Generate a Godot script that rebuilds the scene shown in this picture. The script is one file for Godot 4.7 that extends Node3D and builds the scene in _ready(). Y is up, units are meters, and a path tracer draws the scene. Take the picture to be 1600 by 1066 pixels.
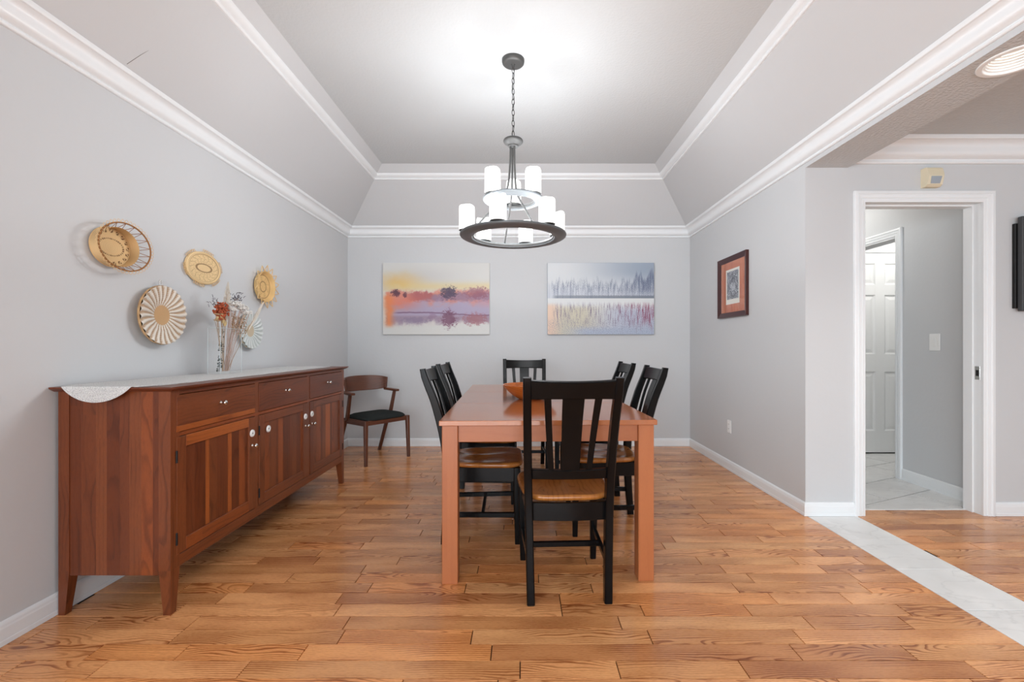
extends Node3D
# A dining room with a tray ceiling. x to the right, y up, the camera looks along -z; "depth" d below means -z.

const FOCAL := 711.0
const EYE := 1.13
const WL := -1.965      # left wall face
const WR := 1.875       # right wall face
const WB := 5.105       # back wall face (depth)
const TF := -0.5        # front end of the tray (depth, behind the camera)
const REAR := -3.8      # rear wall (depth, behind the camera)
const HD := 3.02        # hall wall face (depth)
const HX := 5.2         # far right hall wall
const BEAM := 2.155     # hall side of the beam over the opening
const SOF := 2.31       # underside of that beam
const HC := 2.485       # hall ceiling
const CRT := 2.454      # top of the wall crown, where the tray slope starts
const TRAY := 2.95      # tray ceiling

var rng := RandomNumberGenerator.new()
var M := {}
var used := {}

func _ready() -> void:
	rng.seed = 20240611
	# ---- camera
	var cam := Camera3D.new()
	cam.name = "camera"
	var near := 0.05
	cam.keep_aspect = Camera3D.KEEP_HEIGHT
	cam.set_frustum(near * 1066.0 / FOCAL, Vector2(-17.0, 7.0) * near / FOCAL, near, 60.0)
	cam.position = Vector3(0, EYE, 0)
	add_child(cam)
	cam.current = true
	# ---- sky, exposure
	var env := Environment.new()
	env.background_mode = Environment.BG_COLOR
	env.background_color = Color(0.86, 0.93, 1.0)
	env.background_energy_multiplier = 1.6
	env.tonemap_mode = Environment.TONE_MAPPER_LINEAR
	env.tonemap_exposure = 1.1
	env.sdfgi_enabled = true
	env.ssao_enabled = true
	env.ssil_enabled = true
	var we := WorldEnvironment.new()
	we.name = "environment"
	we.environment = env
	add_child(we)
	# ---- daylight entering through the glazing behind the camera
	area_light("daylight_glass_door", Vector3(-0.1, 1.08, -REAR - 0.06), Vector2(3.2, 2.0), Vector3(0, 0, -1), Color(0.92, 0.96, 0.99), 12.5)
	area_light("daylight_hall_window", Vector3(3.75, 1.5, -REAR - 0.06), Vector2(1.5, 1.3), Vector3(0, 0, -1), Color(0.9, 0.96, 1.0), 0.3)
	area_light("daylight_left_window", Vector3(WL + 0.05, 1.45, 2.3), Vector2(2.0, 1.5), Vector3(1, 0, 0), Color(0.92, 0.97, 1.0), 12.0)
	area_light("daylight_right_window", Vector3(HX - 0.05, 1.45, 1.6), Vector2(3.0, 1.5), Vector3(-1, 0, 0), Color(0.9, 0.96, 1.0), 2.2)
	make_materials()
	build_shell()
	build_floor()
	build_trim()
	build_hall()
	build_rear()
	build_table()
	build_dining_chairs()
	build_armchair()
	build_sideboard()
	build_chandelier()
	build_recessed_light()
	build_pictures()
	build_baskets()
	build_vase()
	build_small_fittings()

func area_light(called: String, at: Vector3, size: Vector2, towards: Vector3, c: Color, e: float) -> void:
	var l := AreaLight3D.new()
	l.name = called
	l.area_size = size
	l.light_color = c
	l.light_energy = e
	l.area_normalize_energy = true
	l.area_range = 30.0
	l.area_attenuation = 2.0
	l.shadow_enabled = true
	l.position = at
	l.basis = Basis.looking_at(towards, Vector3.UP if absf(towards.y) < 0.9 else Vector3.BACK)
	add_child(l)

func omni(called: String, at: Vector3, c: Color, e: float, size: float, parent: Node) -> void:
	var l := OmniLight3D.new()
	l.name = called
	l.light_color = c
	l.light_energy = e
	l.light_size = size
	l.omni_range = 20.0
	l.omni_attenuation = 2.0
	l.shadow_enabled = true
	l.position = at
	parent.add_child(l, true)

# ================= naming
func numbered(called: String) -> String:
	if not used.has(called):
		used[called] = 0
		return called
	used[called] += 1
	return "%s_%03d" % [called, used[called]]

func tag(o: Node, label: String, category: String, group := "", kind := "") -> Node:
	if label != "": o.set_meta("label", label)
	if category != "": o.set_meta("category", category)
	if group != "": o.set_meta("group", group)
	if kind != "": o.set_meta("kind", kind)
	return o

func thing(called: String, label: String, category: String, at := Vector3.ZERO, turn := 0.0, group := "") -> Node3D:
	var o := Node3D.new()
	o.name = numbered(called)
	add_child(o)
	o.position = at
	o.rotation.y = turn
	tag(o, label, category, group)
	return o

func part(g: Geo, called: String, m: Material, parent: Node, at := Vector3.ZERO) -> MeshInstance3D:
	return inst(g.mesh(), called, m, parent, at)

func inst(me: Mesh, called: String, m: Material, parent: Node, at := Vector3.ZERO) -> MeshInstance3D:
	var o := MeshInstance3D.new()
	o.mesh = me
	o.material_override = m
	o.position = at
	o.cast_shadow = GeometryInstance3D.SHADOW_CASTING_SETTING_ON
	if parent == self:
		o.name = numbered(called)
		add_child(o)
	else:
		o.name = called
		parent.add_child(o, true)
	return o

func struct(g: Geo, called: String, m: Material, label := "") -> MeshInstance3D:
	var o := part(g, called, m, self)
	o.set_meta("kind", "structure")
	if label != "":
		o.set_meta("label", label)
	return o

# ================= geometry
class Geo:
	var v := PackedVector3Array()
	var n := PackedVector3Array()
	var t := PackedVector2Array()
	var c := PackedColorArray()
	var ix := PackedInt32Array()
	var tinted := false
	var color := Color.WHITE

	func mesh() -> ArrayMesh:
		var a := []
		a.resize(Mesh.ARRAY_MAX)
		a[Mesh.ARRAY_VERTEX] = v
		a[Mesh.ARRAY_NORMAL] = n
		a[Mesh.ARRAY_TEX_UV] = t
		if tinted:
			a[Mesh.ARRAY_COLOR] = c
		a[Mesh.ARRAY_INDEX] = ix
		var m := ArrayMesh.new()
		m.add_surface_from_arrays(Mesh.PRIMITIVE_TRIANGLES, a)
		return m

	func put(p: Vector3, nn: Vector3, uv: Vector2, col := Color.WHITE) -> int:
		v.append(p); n.append(nn); t.append(uv); c.append(col if tinted else color)
		return v.size() - 1

	# corners counter-clockwise seen from outside; g: the direction of the grain (uv in metres)
	func quad(a: Vector3, b: Vector3, cc: Vector3, d: Vector3, g := Vector3.RIGHT, off := Vector2.ZERO) -> void:
		poly([a, b, cc, d], g, off)

	func poly(pts: Array, g := Vector3.RIGHT, off := Vector2.ZERO) -> void:
		var nn := Vector3.ZERO
		for k in range(1, pts.size() - 1):
			nn += (pts[k] - pts[0]).cross(pts[k + 1] - pts[0])
		nn = nn.normalized()
		var gu := g
		if absf(nn.dot(g)) > 0.9:
			gu = Vector3.UP if absf(nn.y) < 0.7 else Vector3.BACK
		gu = (gu - nn * gu.dot(nn)).normalized()
		var gv := nn.cross(gu)
		var s := v.size()
		for p in pts:
			put(p, nn, Vector2(p.dot(gu), p.dot(gv)) + off, color)
		for k in range(1, pts.size() - 1):
			ix.append_array([s, s + k + 1, s + k])

	# the same, turned to face away from the point "mid"
	func opoly(pts: Array, mid: Vector3, g := Vector3.RIGHT, off := Vector2.ZERO) -> void:
		var nn := Vector3.ZERO
		var cen := Vector3.ZERO
		for p in pts: cen += p
		cen /= pts.size()
		for k in range(1, pts.size() - 1):
			nn += (pts[k] - pts[0]).cross(pts[k + 1] - pts[0])
		if nn.dot(cen - mid) < 0:
			pts = pts.duplicate()
			pts.reverse()
		poly(pts, g, off)

	func box(mid: Vector3, size: Vector3, bev := 0.0, g := Vector3.RIGHT, off := Vector2.ZERO, bas := Basis.IDENTITY) -> void:
		var h := size / 2
		var b := minf(bev, minf(h.x, minf(h.y, h.z)) * 0.9)
		var gg := bas * g
		for ax in 3:
			var a1 := (ax + 1) % 3
			var a2 := (ax + 2) % 3
			for s in [-1.0, 1.0]:
				var q := []
				for w in [[-1, -1], [1, -1], [1, 1], [-1, 1]]:
					var p := Vector3.ZERO
					p[ax] = s * h[ax]
					p[a1] = w[0] * (h[a1] - b)
					p[a2] = w[1] * (h[a2] - b)
					q.append(mid + bas * p)
				opoly(q, mid, gg, off)
			if b > 0:
				for s1 in [-1.0, 1.0]:
					for s2 in [-1.0, 1.0]:
						var q := []
						for w in [[0, -1], [0, 1], [1, 1], [1, -1]]:
							var p := Vector3.ZERO
							p[ax] = w[1] * (h[ax] - b)
							p[a1] = s1 * (h[a1] - (b if w[0] == 1 else 0.0))
							p[a2] = s2 * (h[a2] - (b if w[0] == 0 else 0.0))
							q.append(mid + bas * p)
						opoly(q, mid, gg, off)
		if b > 0:
			for sx in [-1.0, 1.0]:
				for sy in [-1.0, 1.0]:
					for sz in [-1.0, 1.0]:
						var k := Vector3(sx, sy, sz)
						var q := []
						for ax in 3:
							var p := (h - Vector3.ONE * b) * k
							p[ax] = h[ax] * k[ax]
							q.append(mid + bas * p)
						opoly(q, mid, gg, off)

	func span(a: Vector3, b: Vector3, bev := 0.0, g := Vector3.RIGHT, off := Vector2.ZERO) -> void:
		box((a + b) / 2, (b - a).abs(), bev, g, off)

	# eight corners: four below, four above, in the same order
	func hexa(p: Array, g := Vector3.UP, off := Vector2.ZERO) -> void:
		var mid := Vector3.ZERO
		for q in p: mid += q
		mid /= 8.0
		opoly([p[0], p[1], p[2], p[3]], mid, g, off)
		opoly([p[4], p[5], p[6], p[7]], mid, g, off)
		for k in 4:
			opoly([p[k], p[(k + 1) % 4], p[4 + (k + 1) % 4], p[4 + k]], mid, g, off)

	# a smooth sheet through rows of points; uv in metres along rows and columns
	func grid(rows: Array, closed := false, cols: Array = [], off := Vector2.ZERO) -> void:
		var nr := rows.size()
		var nc: int = rows[0].size()
		var nor := PackedVector3Array()
		nor.resize(nr * nc)
		for i in nr - 1:
			for j in nc - 1:
				var a: Vector3 = rows[i][j]
				var b: Vector3 = rows[i][j + 1]
				var cc: Vector3 = rows[i + 1][j + 1]
				var d: Vector3 = rows[i + 1][j]
				var f := (cc - a).cross(d - b)
				for k in [i * nc + j, i * nc + j + 1, (i + 1) * nc + j + 1, (i + 1) * nc + j]:
					nor[k] += f
		if closed:
			for i in nr:
				var sum := nor[i * nc] + nor[i * nc + nc - 1]
				nor[i * nc] = sum
				nor[i * nc + nc - 1] = sum
		var s := v.size()
		var du := 0.0
		for i in nr:
			var dv := 0.0
			if i > 0:
				du += (rows[i][0] - rows[i - 1][0]).length()
			for j in nc:
				if j > 0:
					dv += (rows[i][j] - rows[i][j - 1]).length()
				put(rows[i][j], nor[i * nc + j].normalized(), Vector2(du, dv) + off, cols[i][j] if cols.size() > 0 else color)
		for i in nr - 1:
			for j in nc - 1:
				var a := s + i * nc + j
				ix.append_array([a, a + nc, a + 1, a + 1, a + nc, a + nc + 1])

	func cap(ring: Array, away: Vector3, g := Vector3.RIGHT) -> void:
		var cen := Vector3.ZERO
		for p in ring: cen += p
		cen /= ring.size()
		opoly(ring, cen - away, g)

	# sections joined side by side: sharp across the section, smooth along the path
	func loft(secs: Array, caps := true, off := Vector2.ZERO) -> void:
		var k: int = secs[0].size()
		for j in k:
			var rows := []
			for s in secs:
				rows.append([s[j], s[(j + 1) % k]])
			grid(rows, false, [], off + Vector2(0, j * 0.037))
		if caps:
			var c0 := Vector3.ZERO
			var c1 := Vector3.ZERO
			for p in secs[0]: c0 += p
			for p in secs[1]: c1 += p
			cap(secs[0], (c0 - c1) / k)
			var m := secs.size()
			c0 = Vector3.ZERO
			c1 = Vector3.ZERO
			for p in secs[m - 1]: c0 += p
			for p in secs[m - 2]: c1 += p
			cap(secs[m - 1], (c0 - c1) / k)

	# chamfered rectangle: centre, half width along a, half depth along b
	static func sec(mid: Vector3, a: Vector3, b: Vector3, ch := 0.004) -> Array:
		var la := a.length()
		var lb := b.length()
		var ka := (la - ch) / la
		var kb := (lb - ch) / lb
		return [mid - a * ka - b, mid + a * ka - b, mid + a - b * kb, mid + a + b * kb, mid + a * ka + b, mid - a * ka + b, mid - a + b * kb, mid - a - b * kb]

	func tube(path: Array, r: Variant, seg := 8, caps := true, loop := false) -> void:
		var rows := []
		var m := path.size()
		var side := Vector3.ZERO
		for i in m + (1 if loop else 0):
			var p: Vector3 = path[i % m]
			var a: Vector3 = path[(i - 1 + m) % m] if (loop or i > 0) else p
			var b: Vector3 = path[(i + 1) % m] if (loop or i < m - 1) else p
			var dir := (b - a).normalized()
			if side == Vector3.ZERO:
				side = dir.cross(Vector3.UP if absf(dir.y) < 0.9 else Vector3.RIGHT).normalized()
			else:
				side = (side - dir * side.dot(dir)).normalized()
			var up := side.cross(dir)
			var rr: float = r[i % m] if r is Array else r
			var row := []
			for j in seg + 1:
				var an := TAU * j / seg
				row.append(p + (side * cos(an) + up * sin(an)) * rr)
			rows.append(row)
		grid(rows, true)
		if caps and not loop:
			cap(rows[0].slice(0, seg), path[0] - path[1])
			cap(rows[m - 1].slice(0, seg), path[m - 1] - path[m - 2])

	# profile of (radius, height) turned round the y axis at "at"
	func lathe(prof: Array, seg := 24, at := Vector3.ZERO, cols: Array = []) -> void:
		var rows := []
		var crows := []
		for i in prof.size():
			var row := []
			var crow := []
			for j in seg + 1:
				var an := TAU * j / seg
				row.append(at + Vector3(cos(an) * prof[i].x, prof[i].y, -sin(an) * prof[i].x))
				if cols.size() > 0: crow.append(cols[i])
			rows.append(row)
			crows.append(crow)
		grid(rows, true, crows if cols.size() > 0 else [])

	func ball(at: Vector3, r: Vector3, seg := 10, ring := 6) -> void:
		var rows := []
		for i in ring + 1:
			var b := PI * i / ring
			var row := []
			for j in seg + 1:
				var an := TAU * j / seg
				row.append(at + Vector3(sin(b) * cos(an), -cos(b), -sin(b) * sin(an)) * r)
			rows.append(row)
		grid(rows, true)

static func smooth(path: Array, per := 6) -> Array:
	var out := []
	var m := path.size()
	for i in m - 1:
		var a: Variant = path[maxi(i - 1, 0)]
		var b: Variant = path[i]
		var cc: Variant = path[i + 1]
		var d: Variant = path[mini(i + 2, m - 1)]
		for k in per:
			out.append(b.cubic_interpolate(cc, a, d, float(k) / per))
	out.append(path[m - 1])
	return out

# ================= textures and materials
func tex(im: Image) -> ImageTexture:
	im.generate_mipmaps()
	return ImageTexture.create_from_image(im)

func plain(c: Color, rough := 0.6, metal := 0.0, spec := 0.5) -> StandardMaterial3D:
	var m := StandardMaterial3D.new()
	m.albedo_color = c
	m.roughness = rough
	m.metallic = metal
	m.metallic_specular = spec
	return m

func rgb(r: float, g: float, b: float) -> Color:
	return Color(r / 255.0, g / 255.0, b / 255.0)

# strips of sawn wood, the grain along u; the picture spans "wide" metres by strips * "tall" metres
func wood_image(w: int, h: int, strips: int, wide: float, tall: float, light: Color, dark: Color, rings: float, line: float, pores: float, sd: int) -> Image:
	var big := FastNoiseLite.new()
	big.seed = sd
	big.frequency = 1.0
	big.noise_type = FastNoiseLite.TYPE_SIMPLEX
	big.fractal_octaves = 2
	var r := RandomNumberGenerator.new()
	r.seed = sd
	var data := PackedByteArray()
	data.resize(w * h * 3)
	var sh := h / strips
	for s in strips:
		var vc := r.randf_range(-0.4, 1.4) * tall
		var slope := r.randf_range(-0.035, 0.035)
		var depth := r.randf_range(0.008, 0.05)
		var tone := r.randf_range(-0.06, 0.06)
		var shift := r.randf() * 40.0
		for y in sh:
			var yv := float(y) / sh * tall
			for x in w:
				var u := float(x) / w * wide
				var warp := big.get_noise_2d(u * 1.5 + shift, yv * 6.0 + s * 9.1)
				var warp2 := big.get_noise_2d(u * 7.0 + shift, yv * 16.0 + s * 3.3)
				var a := yv - vc + warp * 0.014
				var b := depth + slope * u * 1.6 + warp * 0.024 + warp2 * 0.0022
				var q := sqrt(a * a + b * b) * rings
				var f := q - floorf(q)
				var k := smoothstep(0.45, 0.86, f) * (1.0 - smoothstep(0.9, 1.0, f))
				var pore := big.get_noise_2d(u * 24.0 + shift, yv * 1500.0 + s * 77.0)
				var val := clampf(k * line * clampf(0.75 + warp * 0.9, 0.25, 1.2) + maxf(pore, 0.0) * pores + warp * 0.12 + tone + 0.1, 0.0, 1.0)
				var o := ((s * sh + y) * w + x) * 3
				data[o] = int(255.0 * lerpf(light.r, dark.r, val))
				data[o + 1] = int(255.0 * lerpf(light.g, dark.g, val))
				data[o + 2] = int(255.0 * lerpf(light.b, dark.b, val))
	return Image.create_from_data(w, h, false, Image.FORMAT_RGB8, data)

func wood(im: ImageTexture, tint: Color, rough: float, scale: Vector2, coat := 0.0) -> StandardMaterial3D:
	var m := plain(tint, rough)
	m.albedo_texture = im
	m.uv1_scale = Vector3(scale.x, scale.y, 1)
	if coat > 0:
		m.clearcoat_enabled = true
		m.clearcoat = coat
		m.clearcoat_roughness = 0.12
	return m

func noise_tex(size: int, freq: float, sd: int, oct := 3) -> ImageTexture:
	var nz := FastNoiseLite.new()
	nz.seed = sd
	nz.frequency = freq
	nz.fractal_octaves = oct
	return tex(nz.get_seamless_image(size, size))

func bump(m: StandardMaterial3D, t: Texture2D, cm: float, per_metre: float) -> StandardMaterial3D:
	m.heightmap_enabled = true
	m.heightmap_texture = t
	m.heightmap_scale = cm
	m.uv1_triplanar = true
	m.uv1_world_triplanar = true
	m.uv1_scale = Vector3.ONE * per_metre
	return m

func make_materials() -> void:
	var peel := noise_tex(256, 0.045, 3, 2)
	var knock := noise_tex(256, 0.06, 8, 3)
	M.wall = bump(plain(rgb(205, 206, 207), 0.62, 0, 0.35), peel, 0.03, 2.2)
	M.ceiling = bump(plain(rgb(202, 205, 206), 0.85, 0, 0.2), knock, 0.12, 2.6)
	M.soffit = bump(plain(rgb(202, 205, 206), 0.85, 0, 0.2), knock, 0.3, 3.2)
	M.trim = plain(rgb(235, 237, 238), 0.38)
	M.door = plain(rgb(240, 240, 239), 0.4)
	M.dark_gap = plain(rgb(38, 24, 15), 0.9)
	M.grout = plain(rgb(120, 116, 112), 0.9)
	M.grout_pale = plain(rgb(196, 194, 190), 0.9)
	var oak := tex(wood_image(2048, 640, 8, 2.4, 0.089, rgb(242, 176, 118), rgb(150, 84, 44), 110.0, 0.62, 0.3, 11))
	M.plank = []
	for tint in [Color(1, 1, 1), Color(0.93, 0.92, 0.9), Color(1.0, 0.96, 0.9), Color(0.86, 0.82, 0.8), Color(0.97, 0.99, 1.0)]:
		var m := wood(oak, tint, 0.21, Vector2(1.0 / 2.4, 1.0 / (0.089 * 8.0)))
		m.metallic_specular = 0.55
		M.plank.append(m)
	var cherry := tex(wood_image(1024, 512, 8, 1.6, 0.1, rgb(130, 69, 36), rgb(78, 36, 17), 55.0, 0.32, 0.22, 23))
	M.cherry = []
	for tint in [Color(1, 1, 1), Color(0.86, 0.8, 0.76), Color(1.14, 1.1, 1.0), Color(0.93, 0.9, 0.9), Color(1.35, 1.35, 1.15)]:
		M.cherry.append(wood(cherry, tint, 0.34, Vector2(1.0 / 1.6, 1.25)))
	var beech := tex(wood_image(1024, 256, 4, 1.6, 0.2, rgb(186, 114, 72), rgb(160, 91, 55), 24.0, 0.12, 0.12, 31))
	M.table = wood(beech, Color(0.95, 0.93, 0.9), 0.36, Vector2(1.0 / 1.6, 1.25))
	M.table_top = wood(beech, Color(0.95, 0.93, 0.9), 0.12, Vector2(1.0 / 1.6, 1.25))
	M.table_top.metallic_specular = 0.75
	var honey := tex(wood_image(1024, 256, 4, 1.6, 0.1, rgb(172, 108, 50), rgb(124, 70, 28), 45.0, 0.35, 0.2, 41))
	M.seat_wood = wood(honey, Color(1, 1, 1), 0.2, Vector2(1.6, 2.5))
	M.bowl = wood(honey, Color(1.15, 1.0, 0.9), 0.25, Vector2(1.2, 2.5))
	M.black = plain(rgb(11, 11, 12), 0.22, 0, 0.3)
	var walnut := tex(wood_image(512, 256, 4, 1.0, 0.1, rgb(106, 62, 42), rgb(60, 32, 22), 80.0, 0.5, 0.25, 53))
	M.walnut = wood(walnut, Color(1, 1, 1), 0.4, Vector2(1.0, 2.5))
	var fuzz := noise_tex(256, 0.22, 5, 2)
	M.charcoal = bump(plain(rgb(44, 47, 46), 0.95, 0, 0.2), fuzz, 0.15, 9.0)
	M.runner = bump(plain(rgb(238, 238, 238), 0.95, 0, 0.2), fuzz, 0.6, 4.0)
	var speck := FastNoiseLite.new()
	speck.seed = 12
	speck.frequency = 0.16
	var spi: Image = speck.get_seamless_image(256, 256)
	spi.convert(Image.FORMAT_RGB8)
	for yy in 256:
		for xx in 256:
			var kk := spi.get_pixel(xx, yy).r
			var gg := 0.86 + 0.14 * smoothstep(0.3, 0.6, kk)
			spi.set_pixel(xx, yy, Color(gg, gg, gg * 0.995))
	M.runner.albedo_texture = tex(spi)
	M.nickel = plain(rgb(84, 84, 83), 0.45, 0.4)
	M.ring = plain(rgb(104, 108, 110), 0.42, 0.2)
	M.chrome = plain(rgb(214, 212, 208), 0.18, 1.0)
	M.black_metal = plain(rgb(26, 24, 24), 0.5, 0.3)
	M.white_plastic = plain(rgb(240, 240, 238), 0.35)
	M.beige_plastic = plain(rgb(222, 211, 184), 0.45)
	M.lens = plain(rgb(150, 158, 166), 0.2)
	var glow := plain(rgb(246, 246, 246), 0.5)
	glow.emission_enabled = true
	glow.emission = Color(1.0, 0.99, 0.97)
	glow.emission_energy_multiplier = 0.9
	M.glow = glow
	M.bulb_glow = glow.duplicate()
	M.bulb_glow.emission_energy_multiplier = 3.0
	M.marble = marble_material()
	M.straw = plain(rgb(224, 188, 136), 0.75)
	M.straw_dark = plain(rgb(150, 100, 52), 0.75)
	M.woven = plain(Color.WHITE, 0.8)
	M.woven.vertex_color_use_as_albedo = true
	M.glass = plain(Color(0.93, 0.97, 0.97, 0.035), 0.02)
	M.glass.transparency = BaseMaterial3D.TRANSPARENCY_ALPHA
	M.dark_panel = bump(plain(rgb(62, 62, 64), 0.6), fuzz, 0.05, 6.0)

func marble_material() -> StandardMaterial3D:
	var w := 512
	var a := FastNoiseLite.new()
	a.seed = 71
	a.frequency = 0.006
	a.fractal_octaves = 5
	var data := PackedByteArray()
	data.resize(w * w * 3)
	for y in w:
		for x in w:
			var q := a.get_noise_2d(x, y)
			var vein := pow(1.0 - minf(absf(a.get_noise_2d(x * 0.8 + 900.0, y * 1.6)) * 7.0, 1.0), 3.0)
			var k := clampf(0.5 + q * 0.9, 0, 1) * 12.0 + vein * 14.0
			var o := (y * w + x) * 3
			data[o] = int(240 - k)
			data[o + 1] = int(239 - k)
			data[o + 2] = int(237 - k)
	var m := plain(Color.WHITE, 0.32)
	m.albedo_texture = tex(Image.create_from_data(w, w, false, Image.FORMAT_RGB8, data))
	return m

# ================= the room
func V(x: float, y: float, d: float) -> Vector3:
	return Vector3(x, y, -d)

func build_shell() -> void:
	var g := Geo.new()
	g.span(V(WL - 0.12, -0.1, WB + 0.12), V(WL, 3.1, -1.3))
	g.span(V(WL - 0.12, -0.1, -1.3), V(WL, 0.7, -3.3))
	g.span(V(WL - 0.12, 2.2, -1.3), V(WL, 3.1, -3.3))
	g.span(V(WL - 0.12, -0.1, -3.3), V(WL, 3.1, REAR - 0.12))
	struct(g, "wall_left", M.wall, "pale grey painted wall on the left behind the sideboard")
	g = Geo.new()
	g.span(V(WL - 0.12, -0.1, WB + 0.12), V(HX + 0.12, 3.1, WB))
	struct(g, "wall_back", M.wall, "pale grey back wall with two canvas pictures")
	g = Geo.new()
	g.span(V(WR, -0.1, WB), V(WR + 0.12, 2.47, HD))
	struct(g, "wall_right", M.wall, "pale grey right wall with small framed print")
	# the sloped sides of the tray
	var sl := Geo.new()
	var lo := [V(WL, CRT - 0.075, TF), V(WL, CRT - 0.075, WB), V(WR, CRT - 0.075, WB), V(WR, CRT - 0.075, TF)]
	var ins := 0.07 + (TRAY - CRT) * 0.975
	var hi := [V(WL + ins, TRAY, TF + ins), V(WL + ins, TRAY, WB - ins), V(WR - ins, TRAY, WB - ins), V(WR - ins, TRAY, TF + ins)]
	var o := thing_struct("ceiling", "white tray ceiling with grey sloped sides")
	var sides := ["slope", "slope", "slope", "slope"]
	for k in 4:
		sl = Geo.new()
		var a: Vector3 = lo[k]
		var b: Vector3 = lo[(k + 1) % 4]
		var c: Vector3 = hi[(k + 1) % 4]
		var d: Vector3 = hi[k]
		var up := Vector3(0, 0.1, 0)
		sl.hexa([a, b, c, d, a + up, b + up, c + up, d + up])
		part(sl, sides[k], M.wall, o)
	var tp := Geo.new()
	tp.span(hi[0] + Vector3(-0.1, 0, 0.1), hi[2] + Vector3(0.1, 0.12, -0.1))
	part(tp, "tray_panel", M.ceiling, o)
	# hairline crack on the left slope
	var cr := Geo.new()
	var p0 := V(WL + 0.085, CRT + 0.012, 2.16)
	var p1 := V(WL + 0.19, CRT + 0.123, 2.2)
	cr.tube([p0, p0.lerp(p1, 0.5) + Vector3(0, -0.002, 0.004), p1], [0.0011, 0.0008, 0.0002], 5)
	part(cr, "hairline_crack", M.grout, o)
	# flat ceilings round the tray, out of the picture, and over the hall
	var fc := Geo.new()
	fc.span(V(WL - 0.1, HC, TF), V(BEAM, HC + 0.1, REAR - 0.1))
	fc.span(V(BEAM, HC, HD), V(HX + 0.1, HC + 0.1, REAR - 0.1))
	part(fc, "hall_panel", M.ceiling, o)
	var ft := Geo.new()
	ft.span(V(WL, CRT - 0.1, TF), V(BEAM, HC, TF - 0.12))
	part(ft, "front_header", M.wall, o)
	# beam over the opening, with a round hole for the recessed lamp
	var bm := Geo.new()
	bm.quad(V(WR, SOF, HD), V(WR, SOF, TF), V(WR, CRT, TF), V(WR, CRT, HD))
	bm.quad(V(BEAM, SOF, TF), V(BEAM, SOF, HD), V(BEAM, HC, HD), V(BEAM, HC, TF))
	bm.quad(V(WR, SOF, TF), V(BEAM, SOF, TF), V(BEAM, HC, TF), V(WR, HC, TF))
	var beam := thing_struct("ceiling", "boxed beam over the opening to the hall with textured underside")
	part(bm, "beam_side", M.wall, beam)
	var so := Geo.new()
	var cx := 2.035
	var cd := 1.88
	var e := 0.118
	so.quad(V(WR, SOF, HD), V(BEAM, SOF, HD), V(BEAM, SOF, cd + e), V(WR, SOF, cd + e))
	so.quad(V(WR, SOF, cd - e), V(BEAM, SOF, cd - e), V(BEAM, SOF, TF), V(WR, SOF, TF))
	so.quad(V(WR, SOF, cd + e), V(cx - e, SOF, cd + e), V(cx - e, SOF, cd - e), V(WR, SOF, cd - e))
	so.quad(V(cx + e, SOF, cd + e), V(BEAM, SOF, cd + e), V(BEAM, SOF, cd - e), V(cx + e, SOF, cd - e))
	var inner := []
	var outer := []
	for k in 33:
		var an := TAU * k / 32.0
		var dx := cos(an)
		var dz := sin(an)
		var far := e / maxf(absf(dx), absf(dz))
		outer.append(V(cx + dx * far, SOF, cd + dz * far))
		inner.append(V(cx + dx * 0.1, SOF, cd + dz * 0.1))
	so.grid([inner, outer])
	part(so, "beam_underside", M.soffit, beam)

func thing_struct(called: String, label: String) -> Node3D:
	var o := Node3D.new()
	o.name = numbered(called)
	add_child(o)
	tag(o, label, "", "", "structure")
	return o

# a moulding swept along wall lines; loop: [x, depth] corners; groups: profiles of (out, height), each smooth
func moulding(g: Geo, line: Array, groups: Array, closed: bool) -> void:
	var m := line.size()
	var off := []
	for i in m:
		var p: Vector2 = line[i]
		var a: Vector2 = line[(i - 1 + m) % m] if (closed or i > 0) else p
		var b: Vector2 = line[(i + 1) % m] if (closed or i < m - 1) else p
		var na := Vector2.ZERO
		var nb := Vector2.ZERO
		if a != p:
			var t := (p - a).normalized()
			na = Vector2(t.y, -t.x)
		if b != p:
			var t2 := (b - p).normalized()
			nb = Vector2(t2.y, -t2.x)
		if na == Vector2.ZERO: na = nb
		if nb == Vector2.ZERO: nb = na
		var k := (na + nb).normalized()
		off.append(k / maxf(k.dot(na), 0.2))
	for i in (m if closed else m - 1):
		var j := (i + 1) % m
		for gr in groups:
			var r0 := []
			var r1 := []
			for q in gr:
				var a: Vector2 = line[i] + off[i] * q.x
				var b: Vector2 = line[j] + off[j] * q.x
				r0.append(V(a.x, q.y, a.y))
				r1.append(V(b.x, q.y, b.y))
			g.grid([r0, r1])

func ogee(a: Vector2, b: Vector2, bend: float) -> Array:
	var out := []
	var nn := Vector2(b.y - a.y, a.x - b.x)
	for k in 13:
		var t := k / 12.0
		out.append(a.lerp(b, t) + nn * sin(t * TAU) * bend)
	return out

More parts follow.
